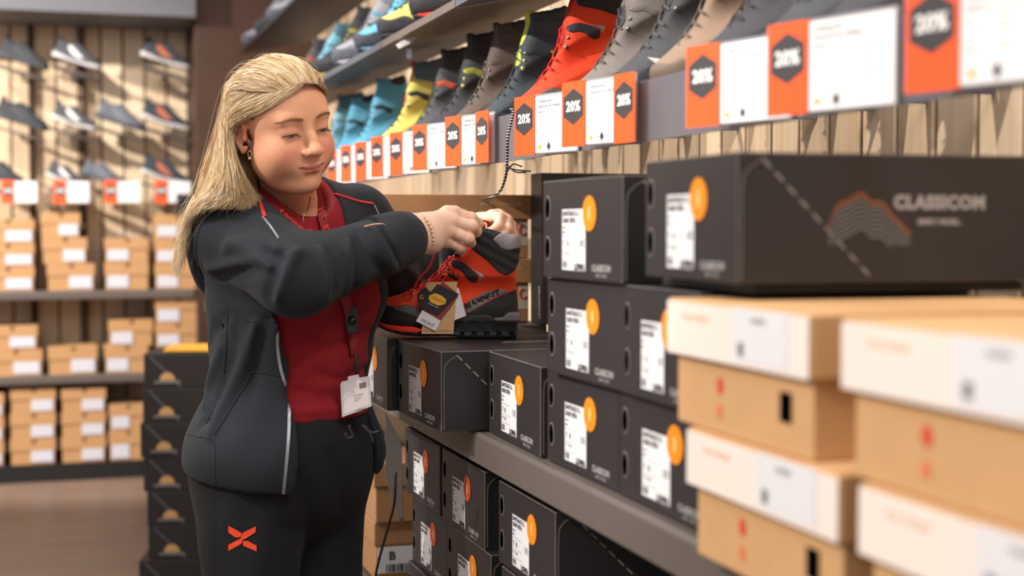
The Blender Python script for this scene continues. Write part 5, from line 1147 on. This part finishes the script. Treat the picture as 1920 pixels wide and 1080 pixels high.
def clamp_out(P, eps=.0015):
    """keep strands outside the skull and the jacket"""
    A = np.array(HI, np.float32); L_ = P @ A[:3, :3].T+A[:3, 3]; c = np.array((0, -.014, .046)); r = np.array((.078, .1, .077)); dd = (L_-c)/r; k = np.linalg.norm(dd, axis=-1, keepdims=True)
    L2_ = np.where((k < 1) & (L_[..., 2:3] > .0), c+dd/np.maximum(k, .2)*r, L_); B_ = np.array(HM, np.float32); return (L2_ @ B_[:3, :3].T+B_[:3, 3]).astype(np.float32)
PP = [clamp_out(p) for p in (P1, P2, P4, P5)]
def pushj(P):
    for i in range(P.shape[0]):
        for k in range(P.shape[1]//2, P.shape[1]):
            loc, n, _, dist = bJ.find_nearest(Vector(P[i, k]), .04)
            if loc is not None and (Vector(P[i, k])-loc).dot(n) < .004: P[i, k] = loc+n*(.004+.006*random.random())
    return P
PP[0] = pushj(PP[0])
Vh, Qh, Ch = [], [], []; off = 0
for p, r0 in ((PP[0], .00044), (PP[1], .00040), (P3, .0004), (PP[2], .00022), (PP[3], .00020)):
    v, q_, c = strand_mesh(p, np.full(len(p), r0)*(.7+.6*rs.random(len(p))), hcols(len(p))); Vh.append(v); Qh.append(q_+off); Ch.append(c); off += len(v)
# soft mass under the strands
g = Grid((HO.x-.26, HO.y-.20, HO.z-.30), (HO.x+.14, HO.y+.24, HO.z+.18), .004)
A = np.array(HI, np.float32); lxx = A[0, 0]*g.X+A[0, 1]*g.Y+A[0, 2]*g.Z+A[0, 3]; lyy = A[1, 0]*g.X+A[1, 1]*g.Y+A[1, 2]*g.Z+A[1, 3]; lzz = A[2, 0]*g.X+A[2, 1]*g.Y+A[2, 2]*g.Z+A[2, 3]
HG = Grid.__new__(Grid); HG.X, HG.Y, HG.Z = lxx, lyy, lzz
M_ = ell(HG, (0, -.014, .046), (.0795, .1005, .0785)); M_ = smax(M_, -ell(HG, (0, .105, -.005), (.085, .075, .105)), .012); M_ = smax(M_, -ell(HG, (.080, .012, -.004), (.034, .044, .040)), .006)
M_ = smin(M_, smax(chain(g, [np.array(tuple(at(u, v, d=d)), np.float32) for u, v, d in ((445,200,2.70),(432,260,2.70),(418,320,2.69),(398,375,2.66),(372,420,2.65))], [.03, .030, .030, .028, .012], .02), -1-0*g.X, .01), .02)
M_ = smin(M_, chain(g, [np.array(tuple(at(u, v, d=d)), np.float32) for u, v, d in ((448,290,2.66),(446,345,2.65),(430,380,2.62))], [.018, .02, .012], .02), .02); M_ = smin(M_, chain(g, [np.array(tuple(at(u, v, d=d)), np.float32) for u, v, d in ((452,275,2.66),(462,320,2.655),(474,362,2.65))], [.012, .015, .012], .02), .015)
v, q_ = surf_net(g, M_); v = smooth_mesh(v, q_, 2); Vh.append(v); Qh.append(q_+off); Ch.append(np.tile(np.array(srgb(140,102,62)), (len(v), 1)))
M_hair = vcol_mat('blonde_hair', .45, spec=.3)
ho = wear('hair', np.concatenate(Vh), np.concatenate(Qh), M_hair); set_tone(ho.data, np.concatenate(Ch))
# ================================================================ details worn
def ribbon(q, b, path, w, off, m=None, n=6, th=.0012):
    """flat band following pixel path on a surface, w metres wide"""
    C_ = []
    for u, v in dense(path, n):
        h_ = hit(b, u, v, off)
        if h_: C_.append(h_)
    if len(C_) < 2: return
    vs = []
    for i, (p, nn) in enumerate(C_):
        t = (C_[min(i+1, len(C_)-1)][0]-C_[max(i-1, 0)][0]).normalized(); s = t.cross(nn if nn.length else -FW).normalized()
        vs += [p-s*w/2, p+s*w/2, p+s*w/2-nn*th, p-s*w/2-nn*th] if nn.dot(FW) < 0 else [p-s*w/2, p+s*w/2, p+s*w/2+nn*th, p-s*w/2+nn*th]
    k = len(C_); fs = []
    for i in range(k-1):
        for j in range(4): fs.append((i*4+j, i*4+(j+1) % 4, i*4+4+(j+1) % 4, i*4+4+j))
    q.add(vs, fs, m)
def decal(q, b, polys, off, m=None):
    for poly in polys:
        vs = [hit(b, u, v, off) for u, v in poly]
        if all(vs): q.add([x[0] for x in vs], [tuple(range(len(vs)))], m)
# hoodie trims
q = WB(); ribbon(q, bJ, [(526,592),(520,640),(526,690),(540,740),(542,800),(537,870),(530,938)], .0055, .003, M_zip, 6); q.build('zip', None, jo)
q = WB(); ribbon(q, bJ, [(702,384),(708,396),(712,406)], .003, .002, M_zip, 5); ribbon(q, bJ, [(492,405),(508,425),(522,446)], .003, .002, M_zip, 5); q.build('zip', None, jo)
q = WB(); M_pip = mat('red_piping', srgb(206,48,44), .6)
ribbon(q, bJ, [(604,356),(640,366),(672,376),(700,381)], .0045, .004, M_pip, 6, .002); ribbon(q, bJ, [(488,378),(492,392),(497,405)], .006, .004, M_pip, 5, .002); q.build('piping', None, jo)
for nm, path in (('pocket_seam', [(470,697),(460,722),(430,770),(402,815)]), ('pocket_seam', [(470,697),(500,700),(527,706)]), ('side_seam', [(427,590),(424,650),(420,700)]), ('hem_seam', [(347,812),(370,818),(400,828),(402,880),(404,908)]), ('shoulder_seam', [(392,400),(370,440),(372,500),(395,545),(440,590),(480,605)])):
    q = WB(); hh = hits(bJ, dense(path, 8), .0005)
    if len(hh) > 2: q.tube(hh, .0012, 5); q.build(nm, M_rib, jo, True)
q = WB(); cuff = [RW+(RE-RW)*t for t in (.26, .2, .1, 0, -.10)]; q.tube([Vector(c) for c in cuff], [.0600, .0585, .0560, .0530, .0460], 28); q.build('cuff', M_rib, jo, True)
q = WB(); cuff = [LW+(LE-LW)*t for t in (.2, .1, 0, -.05)]; q.tube([Vector(c) for c in cuff], [.055, .054, .050, .046], 24); q.build('cuff', M_rib, jo, True)
q = WB(); hh = [at(683, 425, d=2.575), at(700, 421, d=2.575), at(718, 420, d=2.58), at(722, 424, d=2.585)]; q.tube(spline(hh, 4), .0014, 6); q.build('sleeve_clip', mat('rose_gold', srgb(214,166,140), .3, metal=.7), jo, True)
# trouser emblem: four slanted strokes forming an X
q = WB(); M_log = mat('orange_red_print', srgb(244,74,34), .5)
decal(q, bT, [[(428,986),(438,991),(452,999),(452,1005),(447,1008),(440,1007),(428,998)], [(453,1003),(455,999),(480,987),(479,998),(458,1011),(450,1012)], [(428,1033),(428,1022),(447,1011),(456,1010),(453,1018),(450,1021)], [(455,1018),(457,1014),(464,1014),(481,1023),(481,1034),(456,1023)]], .0015, M_log); q.build('emblem', None, to)
q = WB()
for pth in ([(655,797),(657,806),(662,818),(652,822),(648,812)], [(680,797),(688,806),(700,812),(712,808)], [(684,800),(696,815),(700,830)]): q.tube(spline([at(u, v, d=2.60) for u, v in pth], 4), .0032, 6)
q.build('drawstring', mat('black_cord', srgb(20,20,22), .6), to, True)
# jewellery
M_gold = mat('gold', srgb(226,180,130), .25, metal=.9)
EDP = (HM @ Vector((.081, -.012, -.03))-CAM).dot(FW)-.004
q = WB(); c = at(468, 289, d=EDP); q.tube([c+RT*.003*math.cos(a)+UP*.0065*math.sin(a) for a in [2*math.pi*i/16 for i in range(16)]], .0011, 6, M_gold, True); q.tube([at(468, 296, d=EDP), at(468, 299, d=EDP)], .0026, 8, mat('pearl', srgb(240,232,224), .2)); q.build('earring', None, wo, True)
bB = bvh(AV[0], AQ[0])
q = WB(); npth = [(533,384),(545,390),(557,397),(569,404),(575,396),(580,382),(582,368)]
cc = []
for u, v in dense(npth, 6):
    h1, h2 = hit(bB, u, v, .002), hit(bS, u, v, .003); hs = [x for x in (h1, h2) if x]
    if hs: cc.append(min(hs, key=lambda x: (x[0]-CAM).length)[0])
if len(cc) > 2: q.tube(cc, .0009, 5)
hx = hit(bS, 569, 406, .006) or hit(bB, 569, 406, .006)
if hx:
    c = hx[0]; q.tube([c+UP*.006, c-UP*.009], .0012, 5); q.tube([c+UP*.001-RT*.0045, c+UP*.001+RT*.0045], .0012, 5)
q.build('necklace', M_gold, wo)
q = WB(); fa = np.array(tuple(at(862, 440, d=2.779))); fb = np.array(tuple(at(879, 447, d=2.782))); ax_ = Vector(fb-fa).normalized(); o1 = ax_.orthogonal().normalized(); o2 = ax_.cross(o1); c = Vector(fa)+ax_*.007
q.tube([c+(o1*math.cos(a)+o2*math.sin(a))*.0106 for a in [2*math.pi*i/24 for i in range(24)]], .0009, 5, None, True); q.build('ring', M_gold, wo, True)
q = WB(); ax_ = Vector(RW-RE).normalized(); o1 = ax_.orthogonal().normalized(); o2 = ax_.cross(o1); c = at(789, 436, d=2.735)
for a in [2*math.pi*i/26 for i in range(26)]: p = c+(o1*math.cos(a)+o2*math.sin(a))*.034; q.tube([p-ax_*.002, p+ax_*.002], .0032, 6)
q.build('bracelet', mat('pink_pearl', srgb(236,206,188), .3), wo, True)
# ================================================================ lanyard with badge
ln = thing('lanyard', 'dark red staff lanyard with orange lettering, black buckle and white badge, hanging on her chest', 'lanyard', base)
M_lan = mat('lanyard_red', srgb(132,22,34), .6); M_lt = mat('lanyard_orange_print', srgb(236,60,34), .6)
q = WB(); pa = [(484,350),(495,368),(520,396),(555,428),(588,455),(606,470)]; pb = [(592,360),(600,385),(606,410),(614,440),(622,466)]
ribbon(q, bS, pa, .021, .008, M_lan, 8, .0015); ribbon(q, bS, pb, .021, .010, M_lan, 8, .0015); ribbon(q, bS, [(612,462),(628,500),(640,540),(655,585),(662,640),(665,664)], .019, .010, M_lan, 8, .0015); q.build('strap', None, ln)
def text_along(q, s, b, path, size, off, m, flip=False):
    D_ = dense(path, 10); H_ = [x for x in (hit(b, u, v, off) for u, v in D_) if x]
    n = len(s); L_ = [0]
    for i in range(1, len(H_)): L_.append(L_[-1]+(H_[i][0]-H_[i-1][0]).length)
    for k, ch in enumerate(s):
        d_ = L_[-1]*(k+.5)/n; i = max(j for j in range(len(L_)) if L_[j] <= d_); i = min(i, len(H_)-2)
        t = (H_[i+1][0]-H_[i][0]).normalized(); f = (d_-L_[i])/max(1e-6, L_[i+1]-L_[i]); p = H_[i][0].lerp(H_[i+1][0], f); nn = (-FW).normalized(); up_ = nn.cross(t).normalized()
        put_text(q, ch, size, p, t, up_, m, depth=.0002, bold=.0004)
q = WB(); text_along(q, 'SPORTX', bS, [(522,394),(545,416),(572,440)], .0165, .0115, M_lt); text_along(q, 'SPORTX', bS, [(600,384),(606,408),(613,436)], .0150, .0135, M_lt)
decal(q, bS, [[(578,428),(592,434),(600,444),(594,447)], [(600,444),(608,432),(616,440),(606,452)], [(598,450),(606,448),(616,460),(608,462)]], .0125, M_lt); q.build('lettering', None, ln)
dz = hit(bS, 660, 600)[0]; db = (dz-CAM).dot(FW)-.012
q = WB()
def pq(pts, d0, d1, m): q.prism(pts, d0, d1, lambda a, b, n: tuple(at(a, b, d=n)), m)
M_bk = mat('black_plastic', srgb(24,24,26), .35)
pq([(650,574),(671,576),(672,600),(670,624),(652,625),(647,600)], db-.006, db, M_bk); bk = q.build('buckle', None, ln, bevel=.001)
q = WB(); q.tube([at(660, 601, d=db-.006), at(660, 601, d=db-.0085)], .0085, 20, M_bk); q.build('button', None, bk, True)
q = WB(); q.tube(spline([at(665, 664, d=db), at(667, 676, d=db-.004), at(663, 688, d=db-.004), at(667, 700, d=db-.004)], 4), .0022, 6); q.tube(spline([at(672, 670, d=db), at(668, 684, d=db-.006), at(672, 692, d=db-.006), at(668, 706, d=db-.006)], 4), .0018, 6); q.build('clip', M_bk, ln, True)
db -= .012
q = WB(); pq([(638,722),(640,716),(652,713),(652,706),(672,702),(674,708),(693,705),(697,762),(641,783)], db-.007, db-.004, mat('clear_badge_holder', srgb(206,198,200), .25, .03)); bd_ = q.build('badge', None, ln, bevel=.0008)
q = WB(); pq([(643,722),(690,711),(693,759),(645,777)], db-.0076, db-.0072, mat('badge_card', srgb(214,206,206), .4, .03)); pq([(673,719),(686,716),(687,726),(674,729)], db-.0080, db-.0077, mat('badge_photo_grey', srgb(110,100,100), .5)); q.build('card', None, bd_)
q = WB()
for k, (a, b) in enumerate(((663, 742), (664, 747), (664, 752), (666, 769), (666, 773))): pq([(a, b), (a+18-(k % 3)*4, b-4), (a+18-(k % 3)*4, b-3), (a, b+1)], db-.0080, db-.0077, M_gry)
q.build('printing', None, bd_)
